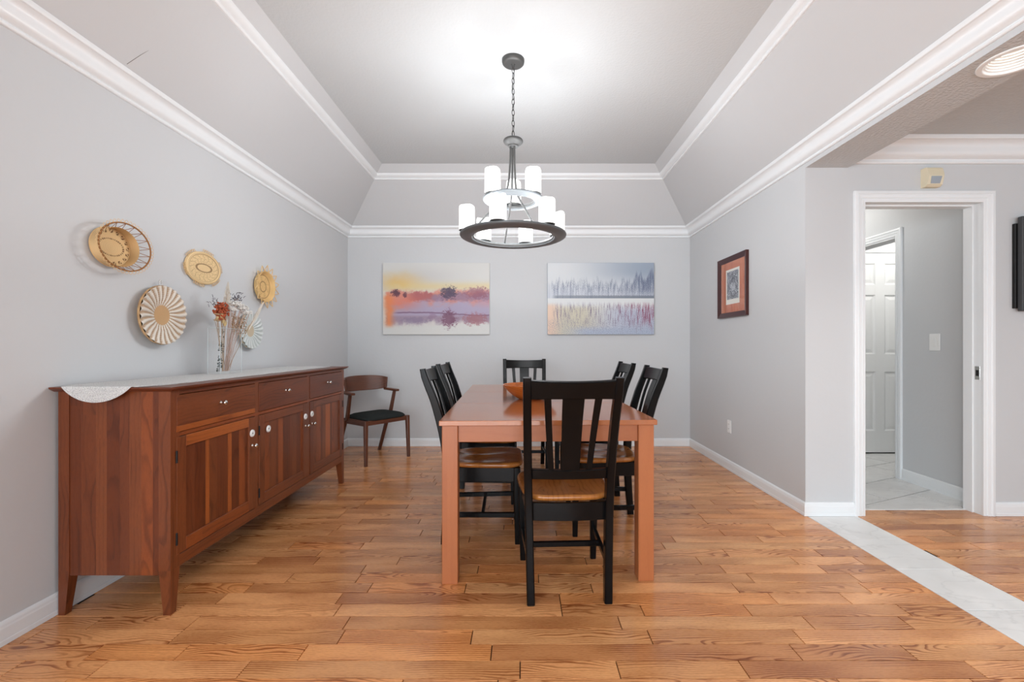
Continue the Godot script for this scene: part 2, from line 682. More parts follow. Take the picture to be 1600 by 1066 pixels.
func build_trim() -> void:
	# wall crown: bead, fillet, cyma, top band
	var y := 2.338
	var crown := [
		[Vector2(0, y), Vector2(0.010, y)],
		[Vector2(0.010, y), Vector2(0.0145, y + 0.003), Vector2(0.016, y + 0.007), Vector2(0.0145, y + 0.011), Vector2(0.010, y + 0.014)],
		[Vector2(0.010, y + 0.014), Vector2(0.010, y + 0.019)],
		[Vector2(0.010, y + 0.019), Vector2(0.018, y + 0.021)],
		ogee(Vector2(0.018, y + 0.021), Vector2(0.066, y + 0.094), 0.11),
		[Vector2(0.066, y + 0.094), Vector2(0.074, y + 0.095)],
		[Vector2(0.074, y + 0.095), Vector2(0.079, y + 0.099), Vector2(0.079, y + 0.117)],
		[Vector2(0.079, y + 0.117), Vector2(0.04, y + 0.117)],
	]
	var g := Geo.new()
	var loop := [Vector2(WL, TF), Vector2(WL, WB), Vector2(WR, WB), Vector2(WR, TF)]
	moulding(g, loop, crown, true)
	struct(g, "trim_1", M.trim, "white crown moulding along the tops of the dining room walls")
	# tray crown
	var z := 2.832
	var x := 0.07 + (z - CRT) * 0.975
	var tray := [
		[Vector2(x - 0.02, z - 0.004), Vector2(x + 0.008, z - 0.004)],
		[Vector2(x + 0.008, z - 0.004), Vector2(x + 0.014, z), Vector2(x + 0.016, z + 0.007), Vector2(x + 0.012, z + 0.012)],
		[Vector2(x + 0.012, z + 0.012), Vector2(x + 0.022, z + 0.016)],
		ogee(Vector2(x + 0.022, z + 0.016), Vector2(x + 0.076, z + 0.09), 0.1),
		[Vector2(x + 0.076, z + 0.09), Vector2(x + 0.084, z + 0.092)],
		[Vector2(x + 0.084, z + 0.092), Vector2(x + 0.088, z + 0.096), Vector2(x + 0.088, z + 0.118)],
	]
	g = Geo.new()
	moulding(g, loop, tray, true)
	struct(g, "trim_2", M.trim, "white upper crown moulding round the flat tray ceiling")
	# baseboards
	var base := base_profile()
	g = Geo.new()
	moulding(g, [Vector2(WL, REAR), Vector2(WL, WB)], base, false)
	struct(g, "baseboard_left", M.trim, "white baseboard along the left wall")
	g = Geo.new()
	moulding(g, [Vector2(WL, WB), Vector2(WR, WB)], base, false)
	struct(g, "baseboard_back", M.trim, "white baseboard along the back wall")
	g = Geo.new()
	moulding(g, [Vector2(WR, WB), Vector2(WR, HD), Vector2(2.204, HD)], base, false)
	struct(g, "baseboard_right", M.trim, "white baseboard along the right wall and round its corner")
	g = Geo.new()
	moulding(g, [Vector2(3.124, HD), Vector2(HX, HD), Vector2(HX, REAR)], base, false)
	struct(g, "baseboard_hall", M.trim, "white baseboard right of the doorway")
	# hall crown
	var hc := HC - 0.152
	var hall := [
		[Vector2(0, hc), Vector2(0.012, hc)],
		[Vector2(0.012, hc), Vector2(0.018, hc + 0.005), Vector2(0.02, hc + 0.011), Vector2(0.014, hc + 0.018)],
		[Vector2(0.014, hc + 0.018), Vector2(0.014, hc + 0.026)],
		[Vector2(0.014, hc + 0.026), Vector2(0.024, hc + 0.029)],
		ogee(Vector2(0.024, hc + 0.029), Vector2(0.088, hc + 0.125), 0.11),
		[Vector2(0.088, hc + 0.125), Vector2(0.1, hc + 0.127)],
		[Vector2(0.1, hc + 0.127), Vector2(0.104, hc + 0.132), Vector2(0.104, hc + 0.155)],
	]
	g = Geo.new()
	moulding(g, [Vector2(BEAM, HD), Vector2(HX, HD), Vector2(HX, REAR)], hall, false)
	struct(g, "trim_3", M.trim, "white crown moulding over the hall doorway")

func base_profile(h := 0.09) -> Array:
	return [
		[Vector2(0.015, 0.001), Vector2(0.015, 0.019)],
		[Vector2(0.015, 0.019), Vector2(0.013, 0.022)],
		[Vector2(0.0125, 0.022), Vector2(0.0125, h - 0.026)],
		[Vector2(0.0125, h - 0.026), Vector2(0.0105, h - 0.02), Vector2(0.0105, h - 0.014)],
		[Vector2(0.0105, h - 0.014), Vector2(0.009, h - 0.006), Vector2(0.004, h - 0.001), Vector2(0, h)],
	]

func build_floor() -> void:
	var fl := thing_struct("floor", "honey oak plank floor with a band of white tiles")
	var g := Geo.new()
	g.span(V(WL - 0.1, -0.1, WB + 0.1), V(HX + 0.1, -0.008, REAR - 0.1))
	part(g, "subfloor", M.dark_gap, fl)
	var pw := 0.089
	var many := Geo.new()
	var lens := [0.32, 0.42, 0.55, 0.62, 0.75, 0.9, 1.05]
	var count := 0
	var row := 0
	var d := WB - 0.002
	while d > REAR:
		var lowd := maxf(d - pw, REAR)
		for zone in [[WL, 1.883], [2.212, HX]]:
			if zone[0] > 2.0 and lowd > 3.1:
				continue
			var dtop := minf(d, 3.124) if zone[0] > 2.0 else d
			var x: float = zone[0] - rng.randf() * 0.7
			while x < zone[1]:
				var ln: float = lens[rng.randi() % lens.size()] * rng.randf_range(0.9, 1.1)
				var x0 := maxf(x, zone[0])
				var x1 := minf(x + ln, zone[1])
				if zone[1] - x1 < 0.12: x1 = zone[1]
				x = x1 if x1 == zone[1] else x + ln
				if x1 - x0 < 0.03:
					continue
				var strip := rng.randi() % 8
				var u0 := rng.randf() * maxf(2.38 - (x1 - x0), 0.0)
				var flip := rng.randf() < 0.5
				# near the picture's frame and in it each plank is an object of its own
				var xm := (x0 + x1) / 2.0
				var reach := maxf(lowd, 0.1) * 1.16
				var own := lowd > 1.4 and x0 < reach and x1 > -reach and count < 300
				var q := Geo.new() if own else many
				plank(q, x0, x1, lowd, dtop, strip, u0, flip, pw, (xm if own else 0.0), ((lowd + dtop) / 2 if own else 0.0))
				if own:
					count += 1
					part(q, "plank", M.plank[pick_tone()], fl, V(xm, 0, (lowd + dtop) / 2))
		d -= pw
		row += 1
	var rest := part(many, "far_planks", M.plank[0], fl)
	rest.set_meta("kind", "stuff")
	# band of white tiles under the beam
	var bed := Geo.new()
	bed.span(V(1.883, -0.008, HD + 0.1), V(2.212, -0.0035, REAR))
	part(bed, "tile_bed", M.grout_pale, fl)
	var td := 3.006
	while td > REAR:
		var t := Geo.new()
		var off := Vector2(rng.randf(), rng.randf())
		t.box(Vector3.ZERO, Vector3(0.325, 0.008, 0.352), 0.0015, Vector3.RIGHT, off)
		part(t, "tile", M.marble, fl, V(2.0475, -0.0035, td - 0.1775))
		td -= 0.3555
	# slanting marble tiles in the passage behind the doorway
	bed = Geo.new()
	bed.span(V(2.0, -0.008, 5.1), V(HX, -0.0035, 3.135))
	part(bed, "passage_bed", M.grout, fl)
	var th := Geo.new()
	th.span(V(2.264, -0.004, 3.165), V(3.05, 0.004, 3.125), 0.0015)
	part(th, "threshold", M.marble, fl)
	var bas := Basis(Vector3.UP, deg_to_rad(24.0))
	for i in range(-6, 12):
		for j in range(-6, 8):
			var c := V(2.9, 0, 3.6) + bas * Vector3(i * 0.61 + (0.3 if j % 2 != 0 else 0.0), 0, j * 0.305)
			var ring := PackedVector2Array()
			for w in [[-1, -1], [1, -1], [1, 1], [-1, 1]]:
				var p: Vector3 = c + bas * Vector3(w[0] * 0.3005, 0, w[1] * 0.148)
				ring.append(Vector2(p.x, -p.z))
			var area := PackedVector2Array([Vector2(2.0, 3.166), Vector2(4.6, 3.166), Vector2(4.6, 5.1), Vector2(2.0, 5.1)])
			for cut in Geometry2D.intersect_polygons(ring, area):
				if cut.size() < 3: continue
				var t := Geo.new()
				var top := []
				for p in cut: top.append(V(p.x, 0.0005, p.y))
				t.opoly(top, V(c.x, -1, -c.z), Vector3.RIGHT, Vector2(rng.randf(), rng.randf()))
				for k in top.size():
					var a: Vector3 = top[k]
					var b: Vector3 = top[(k + 1) % top.size()]
					t.opoly([a, b, b + Vector3(0, -0.005, 0), a + Vector3(0, -0.005, 0)], Vector3(c.x, -0.003, c.z))
				part(t, "passage_tile", M.marble, fl)

func pick_tone() -> int:
	var r := rng.randf()
	if r < 0.34: return 0
	if r < 0.58: return 1
	if r < 0.8: return 2
	if r < 0.88: return 3
	return 4

func plank(g: Geo, x0: float, x1: float, d0: float, d1: float, strip: int, u0: float, flip: bool, pw: float, ox: float, od: float) -> void:
	var gx := 0.0011
	var gz := 0.0003
	var bv := 0.0012
	var lo := Vector3(x0 + gx - ox, 0, 0)
	var h := x1 - x0
	var za := -(d1 - gz - od)
	var zb := -(d0 + gz - od)
	var xa := x0 + gx - ox
	var xb := x1 - gx - ox
	var top := [Vector3(xa + bv, 0, zb - bv), Vector3(xb - bv, 0, zb - bv), Vector3(xb - bv, 0, za + bv), Vector3(xa + bv, 0, za + bv)]
	var low := [Vector3(xa, -0.006, zb), Vector3(xb, -0.006, zb), Vector3(xb, -0.006, za), Vector3(xa, -0.006, za)]
	var uv := func(p: Vector3) -> Vector2:
		var u := (p.x - xa) / h
		if flip: u = 1.0 - u
		var vv := clampf((p.z - za) / pw, 0.01, 0.99)
		return Vector2(u0 + u * h, (strip + vv) * pw)
	var s := g.v.size()
	for p in top: g.put(p, Vector3.UP, uv.call(p))
	g.ix.append_array([s, s + 2, s + 1, s, s + 3, s + 2])
	for k in 4:
		var j := (k + 1) % 4
		var a: Vector3 = low[k]
		var b: Vector3 = low[j]
		var nn: Vector3 = (b - a).cross(top[j] - a).normalized()
		s = g.v.size()
		for p in [a, b, top[j], top[k]]: g.put(p, nn, uv.call(p))
		g.ix.append_array([s, s + 2, s + 1, s, s + 3, s + 2])

# casing round an opening in its own frame: x along the wall, y up, z out of the wall
func casing(x0: float, x1: float, top: float, w: float) -> Geo:
	var g := Geo.new()
	var prof := [
		[Vector2(0, 0), Vector2(0, 0.010)],
		[Vector2(0, 0.010), Vector2(w * 0.25, 0.012)],
		[Vector2(w * 0.25, 0.012), Vector2(w * 0.28, 0.008), Vector2(w * 0.33, 0.008), Vector2(w * 0.37, 0.014)],
		[Vector2(w * 0.37, 0.014), Vector2(w * 0.6, 0.016)],
		[Vector2(w * 0.6, 0.016), Vector2(w * 0.63, 0.012), Vector2(w * 0.68, 0.012), Vector2(w * 0.73, 0.019)],
		[Vector2(w * 0.73, 0.019), Vector2(w * 0.95, 0.019), Vector2(w, 0.015)],
		[Vector2(w, 0.015), Vector2(w, 0)],
	]
	var segs := [
		func(q: Vector2) -> Array: return [Vector3(x0 - q.x, 0.001, q.y), Vector3(x0 - q.x, top + q.x, q.y)],
		func(q: Vector2) -> Array: return [Vector3(x0 - q.x, top + q.x, q.y), Vector3(x1 + q.x, top + q.x, q.y)],
		func(q: Vector2) -> Array: return [Vector3(x1 + q.x, top + q.x, q.y), Vector3(x1 + q.x, 0.001, q.y)],
	]
	for sg in segs:
		for gr in prof:
			var r0 := []
			var r1 := []
			for q in gr:
				var e: Array = sg.call(q)
				r0.append(e[0])
				r1.append(e[1])
			g.grid([r0, r1])
	return g

func build_hall() -> void:
	var ox0 := 2.262
	var ox1 := 3.052
	var top := 2.083
	var g := Geo.new()
	g.span(V(WR + 0.12, -0.1, HD + 0.12), V(ox0 - 0.018, HC, HD))
	g.span(V(ox1 + 0.018, -0.1, HD + 0.12), V(HX + 0.1, HC, HD))
	g.span(V(ox0 - 0.018, top + 0.018, HD + 0.12), V(ox1 + 0.018, HC, HD))
	struct(g, "wall_hall", M.wall, "pale grey hall wall with a cased doorway")
	# doorway: jambs, stops and casing
	var dw := thing_struct("door_1", "white cased doorway in the hall wall, standing open")
	g = Geo.new()
	g.span(V(ox0 - 0.018, 0, HD + 0.125), V(ox0, top, HD - 0.004), 0.001)
	part(g, "jamb", M.trim, dw)
	g = Geo.new()
	g.span(V(ox1, 0, HD + 0.125), V(ox1 + 0.018, top, HD - 0.004), 0.001)
	part(g, "jamb", M.trim, dw)
	g = Geo.new()
	g.span(V(ox0 - 0.018, top, HD + 0.125), V(ox1 + 0.018, top + 0.018, HD - 0.004), 0.001)
	part(g, "head_jamb", M.trim, dw)
	g = Geo.new()
	g.span(V(ox0, 0, HD + 0.125), V(ox0 + 0.011, top - 0.011, HD + 0.06), 0.001)
	g.span(V(ox1 - 0.011, 0, HD + 0.125), V(ox1, top - 0.011, HD + 0.06), 0.001)
	g.span(V(ox0, top - 0.011, HD + 0.125), V(ox1, top, HD + 0.06), 0.001)
	part(g, "door_stop", M.trim, dw)
	var c := part(casing(ox0 + 0.004, ox1 - 0.004, top - 0.004, 0.074), "casing", M.trim, dw, V(0, 0, HD))
	# strike plate on the right jamb
	g = Geo.new()
	g.span(V(ox1 - 0.0016, 0.9, HD + 0.052), V(ox1 + 0.001, 0.99, HD + 0.018), 0.0006)
	var sp := part(g, "strike_plate", M.chrome, dw)
	g = Geo.new()
	g.span(V(ox1 - 0.0022, 0.925, HD + 0.045), V(ox1 - 0.001, 0.965, HD + 0.025))
	part(g, "latch_hole", M.black_metal, sp)
	# passage behind it: right wall with a second cased opening, then a vestibule with a six-panel door
	var px := 3.195
	g = Geo.new()
	g.span(V(px, -0.1, 3.14), V(px + 0.12, 2.44, 3.905))
	g.span(V(px, 2.05, 3.905), V(px + 0.12, 2.44, 4.72))
	g.span(V(px, -0.1, 4.72), V(px + 0.12, 2.44, WB))
	struct(g, "wall_passage", M.wall, "grey passage wall seen through the hall doorway")
	var d2 := thing_struct("door_2", "white cased side opening inside the passage")
	var cs := part(casing(-4.734, -3.892, 2.063, 0.064), "casing", M.trim, d2, Vector3(px, 0, 0))
	cs.basis = Basis(Vector3(0, 0, 1), Vector3.UP, Vector3(-1, 0, 0))
	g = Geo.new()
	g.span(V(px - 0.002, 0, 3.905), V(px + 0.122, 2.05, 3.893), 0.001)
	g.span(V(px - 0.002, 0, 4.732), V(px + 0.122, 2.05, 4.72), 0.001)
	g.span(V(px - 0.002, 2.05, 3.893), V(px + 0.122, 2.062, 4.732), 0.001)
	part(g, "jamb", M.trim, d2)
	g = Geo.new()
	moulding(g, [Vector2(px, 3.14), Vector2(px, 3.83)], flipped(base_profile(0.095)), false)
	struct(g, "baseboard_passage", M.trim, "white baseboard along the grey passage wall")
	# enclosing walls and ceiling of passage and vestibule
	g = Geo.new()
	g.span(V(4.128, -0.1, 4.86), V(4.7, 2.44, 4.74))
	g.span(V(px + 0.12, 2.096, 4.86), V(4.128, 2.44, 4.74))
	g.span(V(4.58, -0.1, 4.74), V(4.7, 2.44, 3.14))
	struct(g, "wall_vestibule", M.wall, "pale grey vestibule wall round a white panel door")
	g = Geo.new()
	g.span(V(2.0, 2.44, WB), V(4.7, 2.54, 3.14))
	struct(g, "ceiling", M.ceiling, "white ceiling over the passage")
	# six-panel door
	var dr := thing_struct("door_3", "white six-panel door at the end of the vestibule")
	dr.position = V(3.325, 0, 4.748)
	var w := 0.8
	g = Geo.new()
	var st := 0.115
	for x in [[0.0, st], [w / 2 - 0.05, w / 2 + 0.05], [w - st, w]]:
		g.span(Vector3(x[0], 0.014, -0.035), Vector3(x[1], 2.095, 0), 0.002)
	for yy in [[0.014, 0.24], [0.855, 1.04], [1.655, 1.765], [1.985, 2.095]]:
		g.span(Vector3(st, yy[0], -0.035), Vector3(w - st, yy[1], -0.0005), 0.002)
	part(g, "frame", M.door, dr)
	for yy in [[0.24, 0.855], [1.04, 1.655], [1.765, 1.985]]:
		for x in [[st, w / 2 - 0.05], [w / 2 + 0.05, w - st]]:
			g = Geo.new()
			var a := Vector3(x[0], yy[0], 0)
			var b := Vector3(x[1], yy[1], 0)
			var rg := []
			for q in [[0.0, -0.001], [0.012, -0.011], [0.02, -0.011], [0.05, -0.003]]:
				rg.append([Vector3(a.x + q[0], a.y + q[0], q[1]), Vector3(b.x - q[0], a.y + q[0], q[1]), Vector3(b.x - q[0], b.y - q[0], q[1]), Vector3(a.x + q[0], b.y - q[0], q[1])])
			for k in 3:
				for j in 4:
					g.quad(rg[k][j], rg[k][(j + 1) % 4], rg[k + 1][(j + 1) % 4], rg[k + 1][j])
			g.quad(rg[3][0], rg[3][1], rg[3][2], rg[3][3])
			part(g, "panel", M.door, dr)
	g = Geo.new()
	g.span(Vector3(-0.02, 0, -0.1), Vector3(w + 0.02, 0.013, -0.02))
	part(g, "door_gap", M.black_metal, dr)
	# dome lamp on the vestibule ceiling, out of view
	for q in [[3.85, 4.1, 0.55, "white glass dome lamp on the vestibule ceiling"], [2.62, 4.35, 0.33, "white glass dome lamp on the passage ceiling"]]:
		var lamp := thing("dome_lamp", q[3], "lamp", V(q[0], 2.44, q[1]))
		g = Geo.new()
		g.lathe([Vector2(0.001, -0.09), Vector2(0.06, -0.085), Vector2(0.11, -0.06), Vector2(0.13, -0.02), Vector2(0.132, 0)], 24)
		part(g, "glass_dome", M.glow, lamp)
		g = Geo.new()
		g.lathe([Vector2(0.132, 0), Vector2(0.145, -0.004), Vector2(0.145, -0.022), Vector2(0.132, -0.024)], 24)
		part(g, "rim", M.nickel, lamp)
		omni("bulb_light", Vector3(0, -0.05, 0), Color(1, 0.99, 0.97), q[2], 0.05, lamp)

func flipped(groups: Array) -> Array:
	var out := []
	for gr in groups:
		var r := []
		for q in gr: r.append(Vector2(-q.x, q.y))
		out.append(r)
	return out

func build_rear() -> void:
	# the end of the room behind the camera: a wall with a glazed door and a window
	var z := REAR
	var g := Geo.new()
	g.span(V(WL - 0.1, -0.1, z), V(-1.75, 2.6, z - 0.14))
	g.span(V(-1.75, 2.12, z), V(1.55, 2.6, z - 0.14))
	g.span(V(1.55, -0.1, z), V(2.95, 2.6, z - 0.14))
	g.span(V(2.95, -0.1, z), V(4.55, 0.8, z - 0.14))
	g.span(V(2.95, 2.2, z), V(4.55, 2.6, z - 0.14))
	g.span(V(4.55, -0.1, z), V(HX + 0.1, 2.6, z - 0.14))
	struct(g, "wall_rear", M.wall, "pale grey rear wall with glazed door, behind the viewer")
	g = Geo.new()
	g.span(V(HX, -0.1, HD + 0.1), V(HX + 0.12, 2.6, -0.1))
	g.span(V(HX, -0.1, -0.1), V(HX + 0.12, 0.7, -3.1))
	g.span(V(HX, 2.2, -0.1), V(HX + 0.12, 2.6, -3.1))
	g.span(V(HX, -0.1, -3.1), V(HX + 0.12, 2.6, REAR - 0.1))
	struct(g, "wall_far_right", M.wall, "pale grey end wall of the hall")
	for w in [["window_1", -1.75, 1.55, 0.0, 2.12, 3], ["window_2", 2.95, 4.55, 0.8, 2.2, 2]]:
		var o := thing_struct(w[0], "white framed glazing in the rear wall")
		g = Geo.new()
		var n: int = w[5]
		g.span(V(w[1], w[3], z - 0.03), V(w[2], w[3] + 0.05, z - 0.1), 0.002)
		g.span(V(w[1], w[4] - 0.05, z - 0.03), V(w[2], w[4], z - 0.1), 0.002)
		for k in n + 1:
			var x := lerpf(w[1] + 0.025, w[2] - 0.025, float(k) / n)
			g.span(V(x - 0.025, w[3], z - 0.03), V(x + 0.025, w[4], z - 0.1), 0.002)
		part(g, "frame", M.trim, o)
		for k in n:
			g = Geo.new()
			var xa := lerpf(w[1] + 0.025, w[2] - 0.025, float(k) / n)
			var xb := lerpf(w[1] + 0.025, w[2] - 0.025, float(k + 1) / n)
			g.quad(V(xa, w[3], z - 0.06), V(xb, w[3], z - 0.06), V(xb, w[4], z - 0.06), V(xa, w[4], z - 0.06))
			part(g, "pane", M.glass, o)
	# windows in the side walls behind the camera
	for w in [["window_3", WL - 0.08, -3.3, -1.3, 2], ["window_4", HX + 0.08, -3.1, -0.1, 3]]:
		var o := thing_struct(w[0], "white framed side window, behind the viewer")
		g = Geo.new()
		var x: float = w[1]
		var n: int = w[4]
		g.span(V(x - 0.03, 0.7, w[2]), V(x + 0.03, 0.75, w[3]), 0.002)
		g.span(V(x - 0.03, 2.15, w[2]), V(x + 0.03, 2.2, w[3]), 0.002)
		for k in n + 1:
			var dd := lerpf(w[2] + 0.025, w[3] - 0.025, float(k) / n)
			g.span(V(x - 0.03, 0.7, dd - 0.025), V(x + 0.03, 2.2, dd + 0.025), 0.002)
		part(g, "frame", M.trim, o)
		for k in n:
			g = Geo.new()
			var da := lerpf(w[2] + 0.025, w[3] - 0.025, float(k) / n)
			var db := lerpf(w[2] + 0.025, w[3] - 0.025, float(k + 1) / n)
			g.quad(V(x, 0.7, da), V(x, 0.7, db), V(x, 2.2, db), V(x, 2.2, da))
			part(g, "pane", M.glass, o)

# ================= table and chairs
func build_table() -> void:
	var turn := deg_to_rad(1.75)
	var o := thing("dining_table", "long reddish wooden dining table with square legs and glossy top", "table", V(0.093, 0, 3.145), turn)
	var w := 1.037
	var l := 1.985
	var top := 0.775
	var th := 0.024
	# two end leaves and a middle leaf of the extending top
	for q in [[-l / 2, -0.335], [-0.335, 0.335], [0.335, l / 2]]:
		var g := Geo.new()
		g.span(Vector3(-w / 2, top - th, q[0] + 0.0006), Vector3(w / 2, top, q[1] - 0.0006), 0.002, Vector3.BACK, Vector2(rng.randf(), rng.randf()))
		part(g, "table_leaf", M.table_top, o)
	for sx in [-1.0, 1.0]:
		for sz in [-1.0, 1.0]:
			var g := Geo.new()
			g.box(Vector3(sx * (w / 2 - 0.05), (top - th) / 2, sz * (l / 2 - 0.05)), Vector3(0.075, top - th, 0.075), 0.0025, Vector3.UP, Vector2(rng.randf(), rng.randf()))
			part(g, "leg", M.table, o)
	for sz in [-1.0, 1.0]:
		var g := Geo.new()
		g.box(Vector3(0, top - th - 0.041, sz * (l / 2 - 0.04)), Vector3(w - 0.175, 0.082, 0.022), 0.0015, Vector3.RIGHT, Vector2(rng.randf(), rng.randf()))
		part(g, "apron", M.table, o)
	for sx in [-1.0, 1.0]:
		var g := Geo.new()
		g.box(Vector3(sx * (w / 2 - 0.04), top - th - 0.041, 0), Vector3(0.022, 0.082, l - 0.175), 0.0015, Vector3.BACK, Vector2(rng.randf(), rng.randf()))
		part(g, "apron", M.table, o)
	# wooden bowl
	var b := thing("wooden_bowl", "shallow turned wooden bowl on the dining table", "bowl", V(0.046, top, 3.02))
	var g2 := Geo.new()
	var out := smooth([Vector2(0.001, 0.0), Vector2(0.06, 0.0), Vector2(0.085, 0.008), Vector2(0.13, 0.04), Vector2(0.165, 0.076), Vector2(0.18, 0.096)], 4)
	g2.lathe(out, 40)
	part(g2, "bowl_outside", M.bowl, b)
	g2 = Geo.new()
	g2.lathe([Vector2(0.18, 0.096), Vector2(0.177, 0.0985), Vector2(0.173, 0.096)], 40)
	part(g2, "rim", M.bowl, b)
	g2 = Geo.new()
	g2.lathe(smooth([Vector2(0.173, 0.096), Vector2(0.156, 0.074), Vector2(0.12, 0.04), Vector2(0.07, 0.014), Vector2(0.001, 0.009)], 4), 40)
	part(g2, "bowl_inside", M.bowl, b)

func post_z(y: float) -> float:
	# side profile of the back posts (z to the rear)
	var ys := [0.0, 0.12, 0.3, 0.45, 0.6, 0.8, 1.0]
	var zs := [0.218, 0.209, 0.2, 0.2, 0.218, 0.268, 0.338]
	for i in 6:
		if y <= ys[i + 1] or i == 5:
			var t: float = (y - ys[i]) / (ys[i + 1] - ys[i])
			return cubic_interpolate(zs[i], zs[i + 1], zs[maxi(i - 1, 0)], zs[mini(i + 2, 6)], t)
	return 0.0

func post_x(y: float) -> float:
	return lerpf(0.17, 0.194, clampf(y - 0.05, 0, 1)) if y > 0.3 else lerpf(0.17, 0.176, y / 0.3)

func make_dining_chair(called: String, label: String) -> Node3D:
	var o := thing(called, label, "chair", Vector3.ZERO, 0.0, "black dining chairs round the table")
	for s in [-1.0, 1.0]:
		var secs := []
		for k in 23:
			var y := 0.998 * k / 22.0
			var dz := 0.5 * (post_z(minf(y + 0.01, 1.0)) - post_z(maxf(y - 0.01, 0.0))) / 0.01
			var along := Vector3(0, 1, dz).normalized()
			var back := Vector3(0, -along.z, along.y)
			var dep := 0.0165 + 0.0085 * sin(PI * clampf((y + 0.15) / 1.2, 0, 1))
			if y > 0.96: dep *= 0.86
			secs.append(Geo.sec(Vector3(s * post_x(y), y, post_z(y)), Vector3(0.0175, 0, 0), back * dep, 0.005))
		var g := Geo.new()
		g.loft(secs)
		part(g, "back_post", M.black, o)
	# crest rail, bowed backwards
	var rail := func(y0: float, y1: float, dip: float, thick: float) -> Geo:
		var secs := []
		for k in 17:
			var t := k / 8.0 - 1.0
			var hw := post_x((y0 + y1) / 2) - 0.012
			var bow := 0.026 * (1.0 - t * t)
			var ya := y0 + 0.004 * (1.0 - t * t)
			var yb := y1 - dip * (1.0 - t * t)
			var ym := (ya + yb) / 2
			var lean := (post_z(yb) - post_z(ya)) / (yb - ya)
			var up := Vector3(0, 1, lean).normalized()
			secs.append(Geo.sec(Vector3(t * hw, ym, post_z(ym) + bow), up * (yb - ya) / 2, Vector3(0, -up.z, up.y) * thick / 2, 0.004))
		var g := Geo.new()
		g.loft(secs)
		return g
	part(rail.call(0.905, 0.99, 0.006, 0.022), "crest_rail", M.black, o)
	part(rail.call(0.545, 0.592, 0.0, 0.022), "lower_back_rail", M.black, o)
	for q in [[-0.107, -0.083, 0.015, 0.012], [0.0, 0.0, 0.046, 0.04], [0.107, 0.083, 0.015, 0.012]]:
		var secs := []
		for k in 9:
			var y := lerpf(0.585, 0.915, k / 8.0)
			var t := k / 8.0
			var x := lerpf(q[1], q[0], t)
			var bow := 0.026 * (1.0 - pow(x / 0.185, 2.0))
			secs.append(Geo.sec(Vector3(x, y, post_z(y) + bow), Vector3(lerpf(q[3], q[2], t), 0, 0), Vector3(0, 0, 0.006), 0.002))
		var g := Geo.new()
		g.loft(secs)
		part(g, "splat" if q[0] == 0.0 else "slat", M.black, o)
	# saddle seat
	var seat := Geo.new()
	var top_y := 0.466
	var edge := func(an: float, k: float) -> Vector2:
		var c := cos(an)
		var s := sin(an)
		var e := 0.42
		var x := signf(c) * pow(absf(c), e)
		var z := signf(s) * pow(absf(s), e)
		var zz := -0.02 + z * 0.215
		var hw := lerpf(0.232, 0.196, (z + 1.0) / 2.0) * (1.0 - 0.04 * z * z)
		return Vector2(x * hw * k, lerpf(-0.02, zz, k))
	var rows := []
	for ring in [[0.001, 0.0], [0.25, 0.0], [0.5, 0.0], [0.7, 0.0], [0.85, 0.0], [0.94, 0.0], [0.975, -0.003], [0.995, -0.009], [1.0, -0.016], [0.99, -0.024], [0.95, -0.03], [0.001, -0.03]]:
		var row := []
		for j in 49:
			var p: Vector2 = edge.call(TAU * j / 48.0, ring[0])
			var sink := 0.0
			if ring[1] == 0.0:
				var cx := absf(p.x) / 0.2
				var scoop := 0.013 * exp(-pow((absf(p.x) - 0.085) / 0.07, 2.0)) * exp(-pow((p.y - 0.03) / 0.13, 2.0))
				sink = -scoop
			row.append(Vector3(p.x, top_y + ring[1] + sink, p.y))
		rows.append(row)
	seat.grid(rows, true)
	for k in seat.v.size():
		seat.t[k] = Vector2(seat.v[k].z + 0.4, seat.v[k].x + 0.5)
	part(seat, "seat", M.seat_wood, o)
	# aprons
	var ay := 0.3955
	var ah := 0.08
	for s in [-1.0, 1.0]:
		var g := Geo.new()
		var a := Vector3(s * 0.19, ay, -0.19)
		var b := Vector3(s * 0.172, ay, 0.19)
		var x := Vector3(0.009, 0, 0)
		g.loft([Geo.sec(a, x, Vector3(0, ah / 2, 0), 0.002), Geo.sec(b, x, Vector3(0, ah / 2, 0), 0.002)])
		part(g, "side_apron", M.black, o)
	var fa := Geo.new()
	fa.box(Vector3(0, ay, -0.195), Vector3(0.37, ah, 0.018), 0.002)
	part(fa, "front_apron", M.black, o)
	var ra := Geo.new()
	var rsec := []
	for k in 13:
		var t := k / 6.0 - 1.0
		rsec.append(Geo.sec(Vector3(t * 0.16, ay, 0.19 + 0.012 * (1.0 - t * t)), Vector3(0, ah / 2, 0), Vector3(0, 0, 0.009), 0.002))
	ra.loft(rsec)
	part(ra, "rear_apron", M.black, o)
	# front legs, slightly tapered
	for s in [-1.0, 1.0]:
		var g := Geo.new()
		g.loft([Geo.sec(Vector3(s * 0.186, 0, -0.198), Vector3(0.0145, 0, 0), Vector3(0, 0, 0.0145)), Geo.sec(Vector3(s * 0.19, 0.3, -0.195), Vector3(0.019, 0, 0), Vector3(0, 0, 0.019)), Geo.sec(Vector3(s * 0.19, 0.436, -0.195), Vector3(0.019, 0, 0), Vector3(0, 0, 0.019))])
		part(g, "front_leg", M.black, o)
		g = Geo.new()
		var y := 0.165
		g.loft([Geo.sec(Vector3(s * 0.188, y, -0.19), Vector3(0.009, 0, 0), Vector3(0, 0.014, 0), 0.003), Geo.sec(Vector3(s * 0.173, y, 0.2), Vector3(0.009, 0, 0), Vector3(0, 0.014, 0), 0.003)])
		part(g, "side_stretcher", M.black, o)
	var cs := Geo.new()
	cs.box(Vector3(0, 0.165, 0.0), Vector3(0.352, 0.026, 0.018), 0.003)
	part(cs, "cross_stretcher", M.black, o)
	return o

